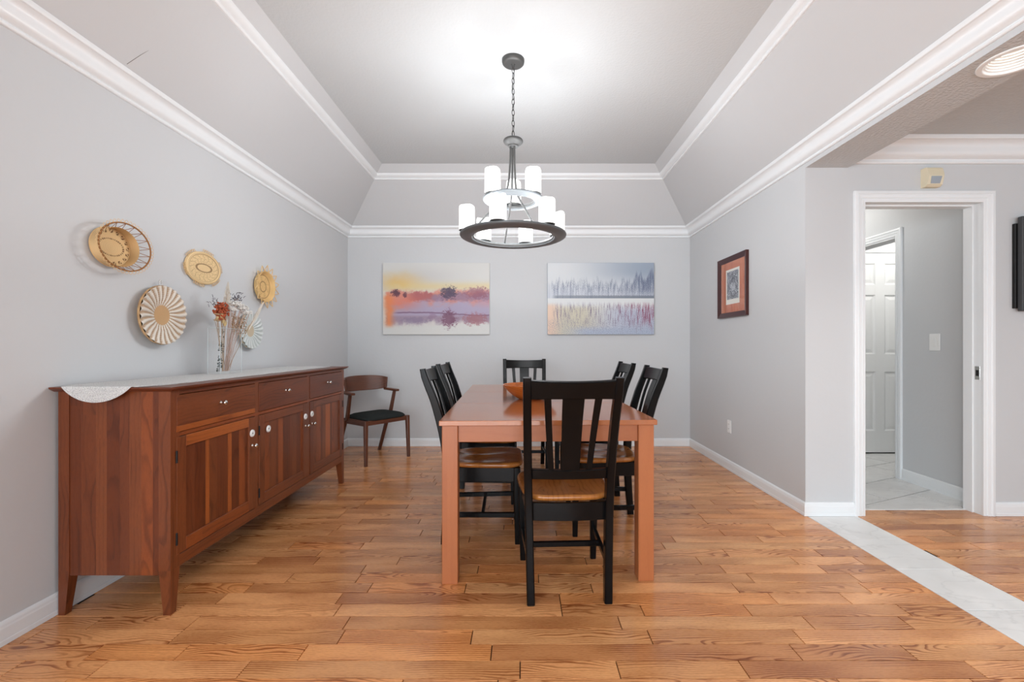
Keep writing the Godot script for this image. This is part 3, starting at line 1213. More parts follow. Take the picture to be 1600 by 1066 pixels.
func build_dining_chairs() -> void:
	var first := make_dining_chair("dining_chair", "black dining chair at the near table end, its slatted back towards the viewer")
	var spots := [
		[0.195, 2.215, 2.5, ""],
		[-0.235, 2.775, -88.0, "black dining chair nearest on the left side of the table"],
		[-0.265, 3.43, -90.5, "black dining chair farther back on the left side of the table"],
		[0.505, 2.885, 90.5, "black dining chair nearest on the right side of the table"],
		[0.485, 3.585, 92.0, "black dining chair farther back on the right side of the table"],
		[0.02, 4.13, 181.0, "black dining chair at the far table end facing the viewer"],
	]
	for k in spots.size():
		var q: Array = spots[k]
		var o: Node3D = first
		if k > 0:
			o = first.duplicate()
			o.name = numbered("dining_chair")
			add_child(o)
			o.set_meta("label", q[3])
		o.position = V(q[0], 0, q[1])
		o.rotation.y = deg_to_rad(q[2])

func build_armchair() -> void:
	# low-backed chair: front legs upright, rear legs and arm posts leaning (z to the rear, facing -z)
	var o := thing("armchair", "walnut low-backed armchair with charcoal fabric seat in the back left corner", "chair", V(-1.492, 0, 4.575), deg_to_rad(-127.0))
	var sec := func(p: Vector3, a: float, b: float) -> Array: return Geo.sec(p, Vector3(a, 0, 0), Vector3(0, 0, b), 0.005)
	for s in [-1.0, 1.0]:
		var g := Geo.new()
		g.loft([sec.call(Vector3(s * 0.248, 0, -0.222), 0.014, 0.014), sec.call(Vector3(s * 0.242, 0.42, -0.21), 0.018, 0.019)])
		part(g, "front_leg", M.walnut, o)
		g = Geo.new()
		g.loft([sec.call(Vector3(s * 0.25, 0, 0.27), 0.013, 0.017), sec.call(Vector3(s * 0.25, 0.4, 0.11), 0.0145, 0.021)])
		part(g, "rear_leg", M.walnut, o)
		g = Geo.new()
		g.loft([sec.call(Vector3(s * 0.25, 0.4, 0.085), 0.0145, 0.021), sec.call(Vector3(s * 0.258, 0.655, 0.02), 0.013, 0.016)])
		part(g, "arm_post", M.walnut, o)
		g = Geo.new()
		var arm := []
		for q in [[0.258, 0.662, -0.03, 0.022], [0.262, 0.664, 0.03, 0.026], [0.258, 0.667, 0.09, 0.024], [0.235, 0.672, 0.15, 0.018]]:
			arm.append(Geo.sec(Vector3(s * q[0], q[1], q[2]), Vector3(q[3], 0, 0), Vector3(0, 0.011, 0), 0.005))
		g.loft(arm)
		part(g, "armrest", M.walnut, o)
		g = Geo.new()
		g.box(Vector3(s * 0.243, 0.395, -0.03), Vector3(0.024, 0.05, 0.36), 0.004, Vector3.BACK)
		part(g, "side_rail", M.walnut, o)
	var f := Geo.new()
	f.box(Vector3(0, 0.397, -0.208), Vector3(0.46, 0.046, 0.024), 0.004)
	part(f, "front_rail", M.walnut, o)
	f = Geo.new()
	f.box(Vector3(0, 0.397, 0.14), Vector3(0.46, 0.046, 0.024), 0.004)
	part(f, "rear_rail", M.walnut, o)
	# curved back panel
	var secs := []
	for k in 25:
		var t := k / 12.0 - 1.0
		var an := t * 1.12
		var x := sin(an) * 0.268
		var z := 0.03 + cos(an) * 0.225
		var nrm := Vector3(sin(an), 0, cos(an))
		var hh := lerpf(0.079, 0.055, pow(absf(t), 3.0))
		var up := (Vector3.UP + nrm * 0.16).normalized()
		secs.append(Geo.sec(Vector3(x, 0.74, z) + nrm * 0.004, up * hh, (nrm - up * nrm.dot(up)).normalized() * 0.0095, 0.004))
	f = Geo.new()
	f.loft(secs)
	part(f, "backrest", M.walnut, o)
	# padded seat
	f = Geo.new()
	var rows := []
	for ring in [[0.001, 0.052], [0.3, 0.051], [0.6, 0.046], [0.8, 0.038], [0.92, 0.026], [0.985, 0.012], [1.0, 0.0], [0.97, -0.008], [0.001, -0.008]]:
		var row := []
		for j in 41:
			var an := TAU * j / 40.0
			var c := signf(cos(an)) * pow(absf(cos(an)), 0.3)
			var s2 := signf(sin(an)) * pow(absf(sin(an)), 0.3)
			row.append(Vector3(c * 0.235 * ring[0], 0.421 + ring[1], -0.035 + s2 * 0.195 * ring[0]))
		rows.append(row)
	f.grid(rows, true)
	part(f, "seat", M.charcoal, o)

# ================= sideboard
func ch(k: int) -> StandardMaterial3D:
	return M.cherry[k]

func knob(parent: Node, at: Vector3) -> void:
	var g := Geo.new()
	g.lathe([Vector2(0.001, 0), Vector2(0.009, 0), Vector2(0.0085, 0.003), Vector2(0.0045, 0.006), Vector2(0.0042, 0.012), Vector2(0.009, 0.016), Vector2(0.0125, 0.021), Vector2(0.0115, 0.027), Vector2(0.006, 0.0305), Vector2(0.001, 0.0312)], 16)
	var o := part(g, "knob", M.chrome, parent, at)
	o.rotation.z = -PI / 2

func build_sideboard() -> void:
	var xf := -1.475       # front face
	var xb := -1.945       # back
	var d0 := 1.905
	var d1 := 3.75
	var ht := 0.957
	var o := thing("sideboard", "long cherry wood sideboard with three drawers, three doors and tapered feet", "sideboard", V(xb, 0, (d0 + d1) / 2))
	# local frame: x out of the wall, z towards the viewer
	var w := xf - xb
	var hl := (d1 - d0) / 2
	var tt := 0.02
	var rnd := func() -> Vector2: return Vector2(rng.randf(), rng.randi() % 8 * 0.1)
	# top with a bevelled underside
	var g := Geo.new()
	var ov := 0.028
	var a := [Vector3(-0.012, ht, hl + ov), Vector3(w + ov, ht, hl + ov), Vector3(w + ov, ht, -hl - ov), Vector3(-0.012, ht, -hl - ov)]
	var dn := Vector3(0, -0.007, 0)
	var b := []
	for p in a: b.append(p + dn)
	var e := [Vector3(-0.012, ht - tt, hl + 0.006), Vector3(w + 0.006, ht - tt, hl + 0.006), Vector3(w + 0.006, ht - tt, -hl - 0.006), Vector3(-0.012, ht - tt, -hl - 0.006)]
	g.hexa([b[0], b[1], b[2], b[3], a[0], a[1], a[2], a[3]], Vector3.BACK)
	g.hexa([e[0], e[1], e[2], e[3], b[0], b[1], b[2], b[3]], Vector3.BACK)
	part(g, "top", ch(1), o)
	var yb := 0.165
	var yt := ht - tt
	# corner posts that run down into tapered feet
	for sx in [0, 1]:
		for sz in [-1.0, 1.0]:
			g = Geo.new()
			var pw := 0.045 if sx == 0 else 0.05
			var x0 := 0.0 if sx == 0 else w
			var ix := 1.0 if sx == 0 else -1.0
			var z0: float = sz * hl
			var iz: float = -sz
			var ring := func(y: float, ww: float) -> Array:
				return [Vector3(x0, y, z0), Vector3(x0 + ix * ww, y, z0), Vector3(x0 + ix * ww, y, z0 + iz * ww), Vector3(x0, y, z0 + iz * ww)]
			var mid: Array = ring.call(yb + 0.02, pw)
			g.hexa(ring.call(yb + 0.02, pw) + ring.call(yt, pw), Vector3.UP, rnd.call())
			g.hexa(ring.call(0.0, pw * 0.62) + mid, Vector3.UP, rnd.call())
			part(g, "post", ch(3 if sx == 0 else 0), o)
	# end panels, each of glued boards
	for sz in [-1.0, 1.0]:
		var pn := Geo.new()
		pn.span(Vector3(0.04, yb, sz * (hl - 0.008)), Vector3(w - 0.045, yt, sz * (hl - 0.02)))
		var end := part(pn, "end_panel", ch(1), o)
		var x := 0.045
		var tones := [1, 3, 0, 1, 3, 0, 2, 1, 3, 0]
		var widths := [0.05, 0.06, 0.045, 0.055, 0.04, 0.05, 0.048, 0.03, 0.03, 0.03]
		for k in widths.size():
			var x1 := minf(x + widths[k], w - 0.05)
			if x1 - x < 0.005: break
			var bd := Geo.new()
			bd.span(Vector3(x, yb, sz * (hl - 0.009)), Vector3(x1, yt, sz * (hl - 0.003)), 0.0003, Vector3.UP, rnd.call())
			part(bd, "end_board", ch(tones[k]), end)
			x = x1
	# carcass: back, bottom and inner box
	g = Geo.new()
	g.span(Vector3(0.002, yb + 0.01, -hl + 0.03), Vector3(w - 0.03, yt, hl - 0.03))
	part(g, "carcass", ch(1), o)
	# front frame
	var bays := []
	var st := 0.034
	var bw := (2.0 * hl - 0.03 * 2 - st * 2) / 3.0
	for k in 3:
		var z1 := hl - 0.03 - k * (bw + st)
		bays.append([z1 - bw, z1])
	g = Geo.new()
	g.span(Vector3(w - 0.02, yt - 0.016, -hl + 0.04), Vector3(w - 0.001, yt, hl - 0.04), 0.001, Vector3.BACK, rnd.call())
	part(g, "top_rail", ch(0), o)
	g = Geo.new()
	g.span(Vector3(w - 0.02, 0.741, -hl + 0.04), Vector3(w - 0.001, 0.757, hl - 0.04), 0.001, Vector3.BACK, rnd.call())
	part(g, "middle_rail", ch(2), o)
	g = Geo.new()
	g.span(Vector3(w - 0.02, 0.182, -hl + 0.04), Vector3(w - 0.001, 0.232, hl - 0.04), 0.001, Vector3.BACK, rnd.call())
	part(g, "bottom_rail", ch(0), o)
	for k in 2:
		g = Geo.new()
		var zz: float = bays[k][0]
		g.span(Vector3(w - 0.02, 0.2, zz - st), Vector3(w - 0.0015, yt - 0.01, zz), 0.001, Vector3.UP, rnd.call())
		part(g, "stile", ch(0), o)
	for k in 3:
		var za: float = bays[k][0] + 0.0025
		var zb: float = bays[k][1] - 0.0025
		# drawer
		g = Geo.new()
		g.span(Vector3(w - 0.018, 0.76 if k > 0 else 0.785, za), Vector3(w + 0.001, yt - 0.019, zb), 0.0015, Vector3.BACK, rnd.call())
		var dr := part(g, "drawer", ch([0, 3, 1][k]), o)
		if k == 0:
			g = Geo.new()
			g.span(Vector3(w - 0.018, 0.76, za), Vector3(w + 0.001, 0.785, zb), 0.0006, Vector3.BACK, rnd.call())
			part(g, "pale_board", ch(4), dr)
		knob(dr, Vector3(w + 0.001, 0.852, (za + zb) / 2))
		# door: two stiles, two rails, a panel of glued boards
		var dd := Node3D.new()
		dd.name = "door"
		o.add_child(dd, true)
		var ya := 0.236
		var yc := 0.738
		var fw := 0.056
		for q in [[za, za + fw], [zb - fw, zb]]:
			g = Geo.new()
			g.span(Vector3(w - 0.018, ya, q[0]), Vector3(w + 0.001, yc, q[1]), 0.0015, Vector3.UP, rnd.call())
			part(g, "door_stile", ch(0 if k < 2 else 3), dd)
		for q in [[ya, ya + fw, 2 if k == 0 else 0], [yc - fw * 0.85, yc, 4 if k == 0 else 0]]:
			g = Geo.new()
			g.span(Vector3(w - 0.018, q[0], za + fw), Vector3(w + 0.0008, q[1], zb - fw), 0.0015, Vector3.BACK, rnd.call())
			part(g, "door_rail", ch(q[2]), dd)
		var z := zb - fw
		var seq: Array = [[3, 1, 4, 0, 3, 4, 1, 2], [2, 0, 3, 2, 1, 3, 0, 1], [0, 2, 1, 0, 4, 1, 2, 0]][k]
		var i := 0
		while z > za + fw + 0.002:
			var wd := [0.062, 0.07, 0.026, 0.055, 0.08, 0.03, 0.06, 0.05][i % 8] as float
			var z2 := maxf(z - wd, za + fw)
			g = Geo.new()
			g.span(Vector3(w - 0.02, ya + fw - 0.004, z2), Vector3(w - 0.0075, yc - fw * 0.85 + 0.004, z), 0.0003, Vector3.UP, rnd.call())
			part(g, "panel_board", ch(seq[i % 8]), dd)
			z = z2
			i += 1
		var hinge_z: float = zb + 0.001 if k < 2 else za - 0.001
		var knob_z: float = za + 0.028 if k < 2 else zb - 0.028
		knob(dd, Vector3(w + 0.001, 0.585, knob_z))
		for hy in [0.305, 0.655]:
			g = Geo.new()
			g.tube([Vector3(w + 0.002, hy - 0.026, hinge_z), Vector3(w + 0.002, hy + 0.026, hinge_z)], 0.0042, 8)
			part(g, "hinge", M.black_metal, dd)
		# round white latches against children
		var locks := [[knob_z]] if k != 1 else [[zb - 0.09], [za + 0.028]]
		for q in locks:
			g = Geo.new()
			g.lathe([Vector2(0.001, 0.004), Vector2(0.006, 0.004), Vector2(0.008, 0.0065), Vector2(0.014, 0.007), Vector2(0.019, 0.005), Vector2(0.02, 0)], 20)
			var lk := part(g, "child_latch", M.white_plastic, dd, Vector3(w + 0.001, 0.652 if k != 1 else 0.648, q[0]))
			lk.rotation.z = -PI / 2
			lk.set_meta("label", "round white plastic child latch")
			g = Geo.new()
			g.lathe([Vector2(0.001, 0.0048), Vector2(0.0045, 0.0046)], 12)
			# the grey screw in its middle is joined to the door
			var sc := part(g, "latch_screw", M.nickel, dd, Vector3(w + 0.001, 0.652 if k != 1 else 0.648, q[0]))
			sc.rotation.z = -PI / 2
	# runner with rounded ends, the near one hanging over the edge
	var rn := thing("table_runner", "white nubbly runner draped along the sideboard top", "runner", V(xb, ht, (d0 + d1) / 2))
	g = Geo.new()
	var z_edge := hl + ov
	var rows2 := []
	var rows_b := []
	var z_far := -hl + 0.06
	var len_ := z_edge + 0.07 - z_far
	for i in 61:
		var s := len_ * i / 60.0      # distance from the far end
		s = (len_ - 0.24) * i / 20.0 if i <= 20 else len_ - 0.24 * pow(1.0 - (i - 20) / 40.0, 1.6)
		var hw := 0.196
		var r := 0.2
		if s < 0.02: hw *= 0.9 + s * 5.0
		var near := len_ - s
		if near < r: hw *= sqrt(maxf(1.0 - pow(1.0 - near / r, 2.0), 0.0004))
		var flat := z_edge + 0.001 - z_far
		var row := []
		var rowb := []
		for j in 25:
			var t := j / 12.0 - 1.0
			var x := 0.207 + t * hw - (0.022 if near < 0.0 else 0.022 * clampf(1.0 - near / 0.4, 0, 1))
			var scal := 0.004 * sin(s * 130.0) if absf(t) == 1.0 and near > r else 0.0
			x += signf(t) * scal
			var y := 0.004 + 0.0006 * sin(s * 37.0 + t * 5.0)
			var zz := z_far + s
			if s > flat:
				var ex := s - flat
				zz = z_edge + 0.003 + 0.002 * sin(minf(ex / 0.006, 1.0) * PI / 2) + ex * 0.05
				y = 0.004 - maxf(ex - 0.003, 0.0)
			row.append(Vector3(x, y, zz))
			rowb.append(Vector3(x, maxf(y - 0.0032, 0.0006) if s <= flat else y, zz - (0.003 if s > flat else 0.0)))
		rows2.append(row)
		rows_b.append(rowb)
	g.grid(rows2)
	g.grid(rows_b)
	for j in [0, 24]:
		var er := []
		for i in 61: er.append([rows2[i][j], rows_b[i][j]])
		g.grid(er)
	g.grid([rows2[60], rows_b[60]])
	g.grid([rows2[0], rows_b[0]])
	part(g, "cloth", M.runner, rn)

# ================= lamps
func build_chandelier() -> void:
	var o := thing("chandelier", "two-tier brushed nickel ring chandelier with nine lit white candle shades", "chandelier", V(-0.062, 0, 2.9))
	var g := Geo.new()
	g.lathe([Vector2(0.001, TRAY - 0.03), Vector2(0.05, TRAY - 0.03), Vector2(0.064, TRAY - 0.027), Vector2(0.07, TRAY - 0.02), Vector2(0.0715, TRAY - 0.012), Vector2(0.0715, TRAY)], 32)
	part(g, "canopy", M.nickel, o)
	g = Geo.new()
	g.lathe([Vector2(0.001, TRAY - 0.055), Vector2(0.007, TRAY - 0.05), Vector2(0.008, TRAY - 0.035), Vector2(0.014, TRAY - 0.03)], 12)
	part(g, "canopy_nut", M.nickel, o)
	# chain
	var links := 13
	var y0 := TRAY - 0.05
	var y1 := 2.462
	var ll := (y0 - y1) / links
	for k in links:
		g = Geo.new()
		var path := []
		var c := y0 - (k + 0.5) * ll
		var ax := Vector3(1, 0, 0) if k % 2 == 0 else Vector3(0, 0, 1)
		ax = ax.rotated(Vector3.UP, 0.5)
		for i in 16:
			var an := TAU * i / 16.0
			path.append(Vector3(0, c + sin(an) * ll * 0.62, 0) + ax * cos(an) * 0.0085)
		g.tube(path, 0.0022, 6, false, true)
		part(g, "chain_link", M.nickel, o)
	g = Geo.new()
	var wire := []
	for i in 30:
		var t := i / 29.0
		wire.append(Vector3(0.007 * sin(t * 17.0), lerpf(y0, y1, t), 0.007 * cos(t * 17.0)))
	g.tube(wire, 0.0016, 5)
	part(g, "cord", M.nickel, o)
	# hub
	g = Geo.new()
	g.lathe(smooth([Vector2(0.001, 2.395), Vector2(0.03, 2.395), Vector2(0.034, 2.405), Vector2(0.055, 2.418), Vector2(0.063, 2.43), Vector2(0.056, 2.443), Vector2(0.03, 2.452), Vector2(0.01, 2.458), Vector2(0.001, 2.47)], 4), 32)
	part(g, "hub", M.nickel, o)
	# three bent rods through the upper ring to the lower one
	for an in [62.0, 160.0, 256.0]:
		var dir := Vector3(cos(deg_to_rad(an)), 0, sin(deg_to_rad(an)))
		var path := smooth([Vector3(0, 2.4, 0) + dir * 0.018, Vector3(0, 2.3, 0) + dir * 0.02, Vector3(0, 2.15, 0) + dir * 0.034, Vector3(0, 2.06, 0) + dir * 0.07, Vector3(0, 1.96, 0) + dir * 0.16, Vector3(0, 1.84, 0) + dir * 0.268], 5)
		g = Geo.new()
		g.tube(path, 0.0062, 8)
		part(g, "rod", M.nickel, o)
	# rings: flat rounded bands
	for q in [[0.338, 0.257, 1.808, 1.838], [0.192, 0.135, 2.036, 2.066]]:
		g = Geo.new()
		var ro: float = q[0]
		var ri: float = q[1]
		var a: float = q[2]
		var b: float = q[3]
		g.lathe(smooth([Vector2(ri + 0.006, a + 0.004), Vector2((ri + ro) / 2 - 0.01, a), Vector2(ro - 0.03, a + 0.003), Vector2(ro - 0.006, a + 0.013), Vector2(ro, b - 0.008), Vector2(ro - 0.003, b)], 4), 64)
		g.lathe([Vector2(ro - 0.003, b), Vector2(ri + 0.003, b)], 64)
		g.lathe([Vector2(ri + 0.003, b), Vector2(ri, b - 0.004), Vector2(ri, a + 0.012), Vector2(ri + 0.006, a + 0.004)], 64)
		part(g, "ring", M.ring, o)
		# raised inner lip
		g = Geo.new()
		g.lathe([Vector2(ri + 0.001, a + 0.012), Vector2(ri - 0.006, a + 0.013), Vector2(ri - 0.006, b - 0.006), Vector2(ri + 0.001, b - 0.004)], 64)
		part(g, "ring_lip", M.nickel, o)
	# a bracket arm across the upper ring
	for an in [62.0, 160.0, 256.0]:
		var dir := Vector3(cos(deg_to_rad(an)), 0, sin(deg_to_rad(an)))
		g = Geo.new()
		g.tube([Vector3(0, 2.06, 0) + dir * 0.06, Vector3(0, 2.056, 0) + dir * 0.145], 0.005, 6)
		part(g, "bracket", M.nickel, o)
	for q in [[46, 0.295, 1.838, 0.158], [106, 0.295, 1.838, 0.158], [166, 0.295, 1.838, 0.158], [226, 0.295, 1.838, 0.158], [286, 0.295, 1.838, 0.158], [346, 0.295, 1.838, 0.158], [30, 0.146, 2.066, 0.162], [150, 0.146, 2.066, 0.162], [270, 0.146, 2.066, 0.162]]:
		var an := deg_to_rad(q[0])
		var at := Vector3(cos(an) * q[1], q[2], sin(an) * q[1])
		g = Geo.new()
		g.lathe([Vector2(0.001, 0), Vector2(0.03, 0), Vector2(0.044, 0.004), Vector2(0.05, 0.008)], 24)
		part(g, "candle_cup", M.nickel, o, at)
		g = Geo.new()
		var rows := []
		var ph: float = q[0] * 0.37
		for i in 9:
			var row := []
			for j in 29:
				var b := TAU * j / 28.0
				var wav := 0.004 * sin(2.0 * b + ph) + 0.0035 * sin(3.0 * b + ph * 2.0)
				var r := 0.049
				var y := 0.008
				match i:
					0: r = 0.002
					1: r = 0.047
					2: y = 0.012
					3: y = q[3] * 0.5
					4: y = q[3] - 0.012 + wav
					5:
						r = 0.047
						y = q[3] - 0.003 + wav
					6:
						r = 0.043
						y = q[3] + wav
					7:
						r = 0.03
						y = q[3] - 0.002 + wav * 0.6
					8:
						r = 0.001
						y = q[3] - 0.006
				row.append(Vector3(cos(b) * r, y, -sin(b) * r))
			rows.append(row)
		g.grid(rows, true)
		var cs := part(g, "candle_shade", M.glow, o, at)
		cs.set_meta("label", "lit white glass candle shade")
		omni("candle_light", at + Vector3(0, 0.09, 0), Color(0.97, 0.985, 1.0), 0.205 if q[0] % 60 != 30 else 0.07, 0.045, o)

func build_recessed_light() -> void:
	var o := thing("recessed_light", "round recessed ceiling lamp with white ribbed baffle, lit", "lamp", V(2.035, SOF, 1.88))
	var g := Geo.new()
	g.lathe([Vector2(0.118, 0.0), Vector2(0.119, -0.003), Vector2(0.116, -0.006), Vector2(0.1, -0.007), Vector2(0.096, -0.004), Vector2(0.095, 0.004)], 48)
	part(g, "trim_ring", M.white_plastic, o)
	g = Geo.new()
	var prof := []
	for k in 8:
		var r := 0.095 - k * 0.003
		prof.append(Vector2(r, 0.004 + k * 0.0105))
		prof.append(Vector2(r - 0.006, 0.0065 + k * 0.0105))
	for k in prof.size() - 1:
		g.lathe([prof[k], prof[k + 1]], 48)
	part(g, "baffle", M.white_plastic, o)
	g = Geo.new()
	g.lathe([Vector2(0.001, 0.072), Vector2(0.02, 0.073), Vector2(0.038, 0.077), Vector2(0.05, 0.084), Vector2(0.054, 0.092), Vector2(0.075, 0.094)], 32)
	part(g, "bulb", M.bulb_glow, o)
	var l := SpotLight3D.new()
	l.name = "downlight"
	l.light_color = Color(1, 0.99, 0.97)
	l.light_energy = 0.9
	l.light_size = 0.06
	l.spot_angle = 62.0
	l.spot_range = 12.0
	l.spot_attenuation = 2.0
	l.shadow_enabled = true
	l.position = Vector3(0, -0.012, 0)
	l.rotation.x = -PI / 2
	o.add_child(l)

# ================= pictures
func mixc(a: Color, b: Color, k: float) -> Color:
	return a.lerp(b, clampf(k, 0, 1))

func sunrise_image() -> Image:
	var w := 720
	var h := 484
	var nz := FastNoiseLite.new()
	nz.seed = 5
	nz.frequency = 1.0
	nz.fractal_octaves = 4
	var im := Image.create(w, h, false, Image.FORMAT_RGB8)
	var paper := rgb(212, 211, 207)
	for j in h:
		for i in w:
			var u := float(i) / w
			var v := float(j) / h
			var n1 := nz.get_noise_2d(u * 5.0, v * 5.0)
			var n2 := nz.get_noise_2d(u * 22.0 + 40.0, v * 22.0)
			var n3 := nz.get_noise_2d(u * 7.0 + 90.0, v * 2.0)
			var c := mixc(paper, rgb(196, 194, 194), 0.6 * exp(-pow((v - 0.2) / 0.14, 2) - pow((u - 0.4) / 0.3, 2)))
			# yellow wash on the left
			c = mixc(c, rgb(222, 184, 116), 0.85 * exp(-pow((u - 0.14) / 0.2, 2) - pow((v - 0.27 + n1 * 0.05) / 0.11, 2)))
			c = mixc(c, rgb(226, 196, 120), 0.5 * exp(-pow((v - 0.33) / 0.06, 2)) * smoothstep(0.0, 0.1, u))
			# mist bank and mauve field
			var inside := smoothstep(0.015, 0.05, u + n2 * 0.02)
			var band := smoothstep(0.36, 0.43, v + n2 * 0.03 + n1 * 0.04) * (1.0 - smoothstep(0.86, 0.93, v + n2 * 0.03 + 0.06 * u)) * inside
			var fld := mixc(rgb(212, 140, 124), rgb(172, 160, 184), smoothstep(0.5, 0.62, v + n1 * 0.12 + (u - 0.4) * 0.08))
			fld = mixc(fld, rgb(206, 138, 136), 0.5 * smoothstep(0.75, 1.0, u) * (1.0 - smoothstep(0.55, 0.66, v)))
			fld = mixc(fld, rgb(160, 140, 158), smoothstep(0.72, 0.76, v))
			fld = mixc(fld, rgb(212, 206, 202), smoothstep(0.8, 0.9, v + n3 * 0.1))
			c = mixc(c, fld, band)
			# far woods
			var wood_top := 0.41 + nz.get_noise_2d(u * 9.0 + 3.0, 7.0) * 0.06
			var woods := smoothstep(wood_top - 0.02, wood_top + 0.03, v + n2 * 0.02) * (1.0 - smoothstep(0.5, 0.56, v + n2 * 0.03)) * smoothstep(0.18, 0.32, u)
			c = mixc(c, mixc(rgb(168, 94, 98), rgb(146, 118, 142), smoothstep(0.35, 0.6, u + n1 * 0.2)), woods * 0.85)
			# orange wash at the left border
			c = mixc(c, rgb(228, 136, 82), 0.9 * exp(-pow((u - 0.055 + n1 * 0.02) / 0.045, 2)) * smoothstep(0.38, 0.5, v) * (1.0 - smoothstep(0.84, 0.93, v)))
			c = mixc(c, rgb(224, 118, 92), 0.55 * exp(-pow((u - 0.2) / 0.14, 2) - pow((v - 0.56) / 0.09, 2)))
			# waterline
			c = mixc(c, rgb(112, 76, 104), 0.8 * exp(-pow((v - 0.712 + 0.02 * sin(u * 5.0) + n3 * 0.01) / 0.009, 2)) * smoothstep(0.08, 0.16, u))
			# trees and their reflections
			for q in [[0.62, 0.42, 0.078, 0.09, 70, 58, 82, 0.95], [0.88, 0.42, 0.115, 0.085, 142, 86, 104, 0.85], [0.12, 0.42, 0.045, 0.05, 84, 50, 66, 0.95], [0.205, 0.445, 0.02, 0.04, 96, 58, 72, 0.9], [0.62, 0.785, 0.07, 0.12, 112, 64, 88, 0.85], [0.87, 0.785, 0.115, 0.085, 158, 98, 106, 0.8], [0.46, 0.75, 0.04, 0.06, 138, 104, 132, 0.5], [0.3, 0.8, 0.14, 0.05, 134, 120, 146, 0.6]]:
				var dx: float = (u - q[0]) / q[2]
				var dy: float = (v - q[1]) / q[3]
				var rr := sqrt(dx * dx + dy * dy) + n2 * 0.6 + nz.get_noise_2d(u * 60.0, v * 60.0) * 0.45
				c = mixc(c, rgb(q[4], q[5], q[6]), (1.0 - smoothstep(0.6, 1.2, rr)) * q[7] * (0.85 + 0.3 * n1))
			im.set_pixel(i, j, c)
	return im

func lake_image() -> Image:
	var w := 720
	var h := 484
	var nz := FastNoiseLite.new()
	nz.seed = 15
	nz.frequency = 1.0
	nz.fractal_octaves = 3
	var im := Image.create(w, h, false, Image.FORMAT_RGB8)
	for j in h:
		for i in w:
			var u := float(i) / w
			var v := float(j) / h
			var fine := nz.get_noise_2d(u * 90.0, v * 60.0)
			var st := nz.get_noise_2d(u * 60.0 + 11.0, v * 4.0)
			var st2 := nz.get_noise_2d(u * 26.0 + 51.0, 3.0)
			var c := mixc(rgb(214, 217, 219), rgb(152, 164, 180), smoothstep(0.1, 1.0, u) * (1.0 - smoothstep(0.1, 0.42, v)))
			c = mixc(c, rgb(198, 203, 214), smoothstep(0.25, 0.45, v) * 0.6)
			if v < 0.495:
				# row of bare trees, denser to the right
				var tall := 0.22 - 0.1 * smoothstep(0.7, 0.95, u) + st2 * 0.12 + 0.03 * sin(u * 50.0)
				var crown := smoothstep(tall, tall + 0.08, v) * (1.0 - smoothstep(0.34, 0.5, v) * 0.75)
				var dens := 0.28 + 0.5 * smoothstep(0.55, 1.0, u) + st2 * 0.3
				var k := clampf(crown * (dens + fine * 0.55 + st * 0.5), 0, 1) * smoothstep(0.02, 0.06, u)
				c = mixc(c, rgb(92, 102, 128), k * 0.85)
				var trunk := smoothstep(0.32, 0.6, nz.get_noise_2d(u * 70.0 + 7.0, 1.0)) * smoothstep(tall + 0.02, tall + 0.1, v)
				c = mixc(c, rgb(104, 112, 136), trunk * 0.6)
				c = mixc(c, rgb(112, 120, 132), smoothstep(0.445, 0.465, v + fine * 0.01) * (0.55 + 0.3 * u) * smoothstep(0.03, 0.09, u))
			else:
				c = mixc(rgb(220, 222, 222), rgb(206, 200, 180), smoothstep(0.56, 0.66, v) * (1.0 - smoothstep(0.3, 0.7, u)))
				c = mixc(c, rgb(184, 190, 206), smoothstep(0.56, 0.7, v) * smoothstep(0.3, 0.8, u))
				c = mixc(c, rgb(232, 200, 178), smoothstep(0.54, 0.62, v) * (1.0 - smoothstep(0.02, 0.16, u)) * 0.9)
				c = mixc(c, rgb(176, 186, 204), smoothstep(0.86, 0.95, v + fine * 0.05) * smoothstep(0.1, 0.4, u))
				var rf := clampf(0.1 + st * 0.95 + fine * 0.5 + st2 * 0.5 + 0.25 * smoothstep(0.6, 1.0, u), 0, 1) * smoothstep(0.53, 0.62, v) * (1.0 - smoothstep(0.78, 0.96, v + st2 * 0.15)) * smoothstep(0.03, 0.08, u)
				c = mixc(c, mixc(rgb(112, 98, 124), rgb(128, 52, 78), smoothstep(0.6, 0.95, u + st2 * 0.2)), rf * 0.9)
				c = mixc(c, rgb(120, 124, 150), clampf(fine * 1.2, 0, 0.4) * smoothstep(0.75, 0.85, v))
			im.set_pixel(i, j, c)
	return im

func etching_image() -> Image:
	var w := 200
	var h := 300
	var nz := FastNoiseLite.new()
	nz.seed = 77
	nz.frequency = 1.0
	nz.fractal_octaves = 4
	var im := Image.create(w, h, false, Image.FORMAT_RGB8)
	for j in h:
		for i in w:
			var u := float(i) / w
			var v := float(j) / h
			var c := rgb(232, 228, 218)
			if u > 0.08 and u < 0.92 and v > 0.06 and v < 0.86:
				var n1 := nz.get_noise_2d(u * 14.0, v * 18.0)
				var n2 := nz.get_noise_2d(u * 5.0 + 20.0, v * 5.0)
				var k := 0.5 + n1 * 0.9 + n2 * 0.5
				k -= 0.5 * exp(-pow((u - 0.52) / 0.14, 2) - pow((v - 0.5) / 0.12, 2))
				k += 0.35 * exp(-pow((u - 0.52) / 0.12, 2) - pow((v - 0.3) / 0.12, 2))
				c = mixc(rgb(196, 198, 204), rgb(72, 74, 80), k)
			im.set_pixel(i, j, c)
	return im

func print_mat(im: Image, rough: float) -> StandardMaterial3D:
	var m := plain(Color.WHITE, rough)
	m.albedo_texture = tex(im)
	return m

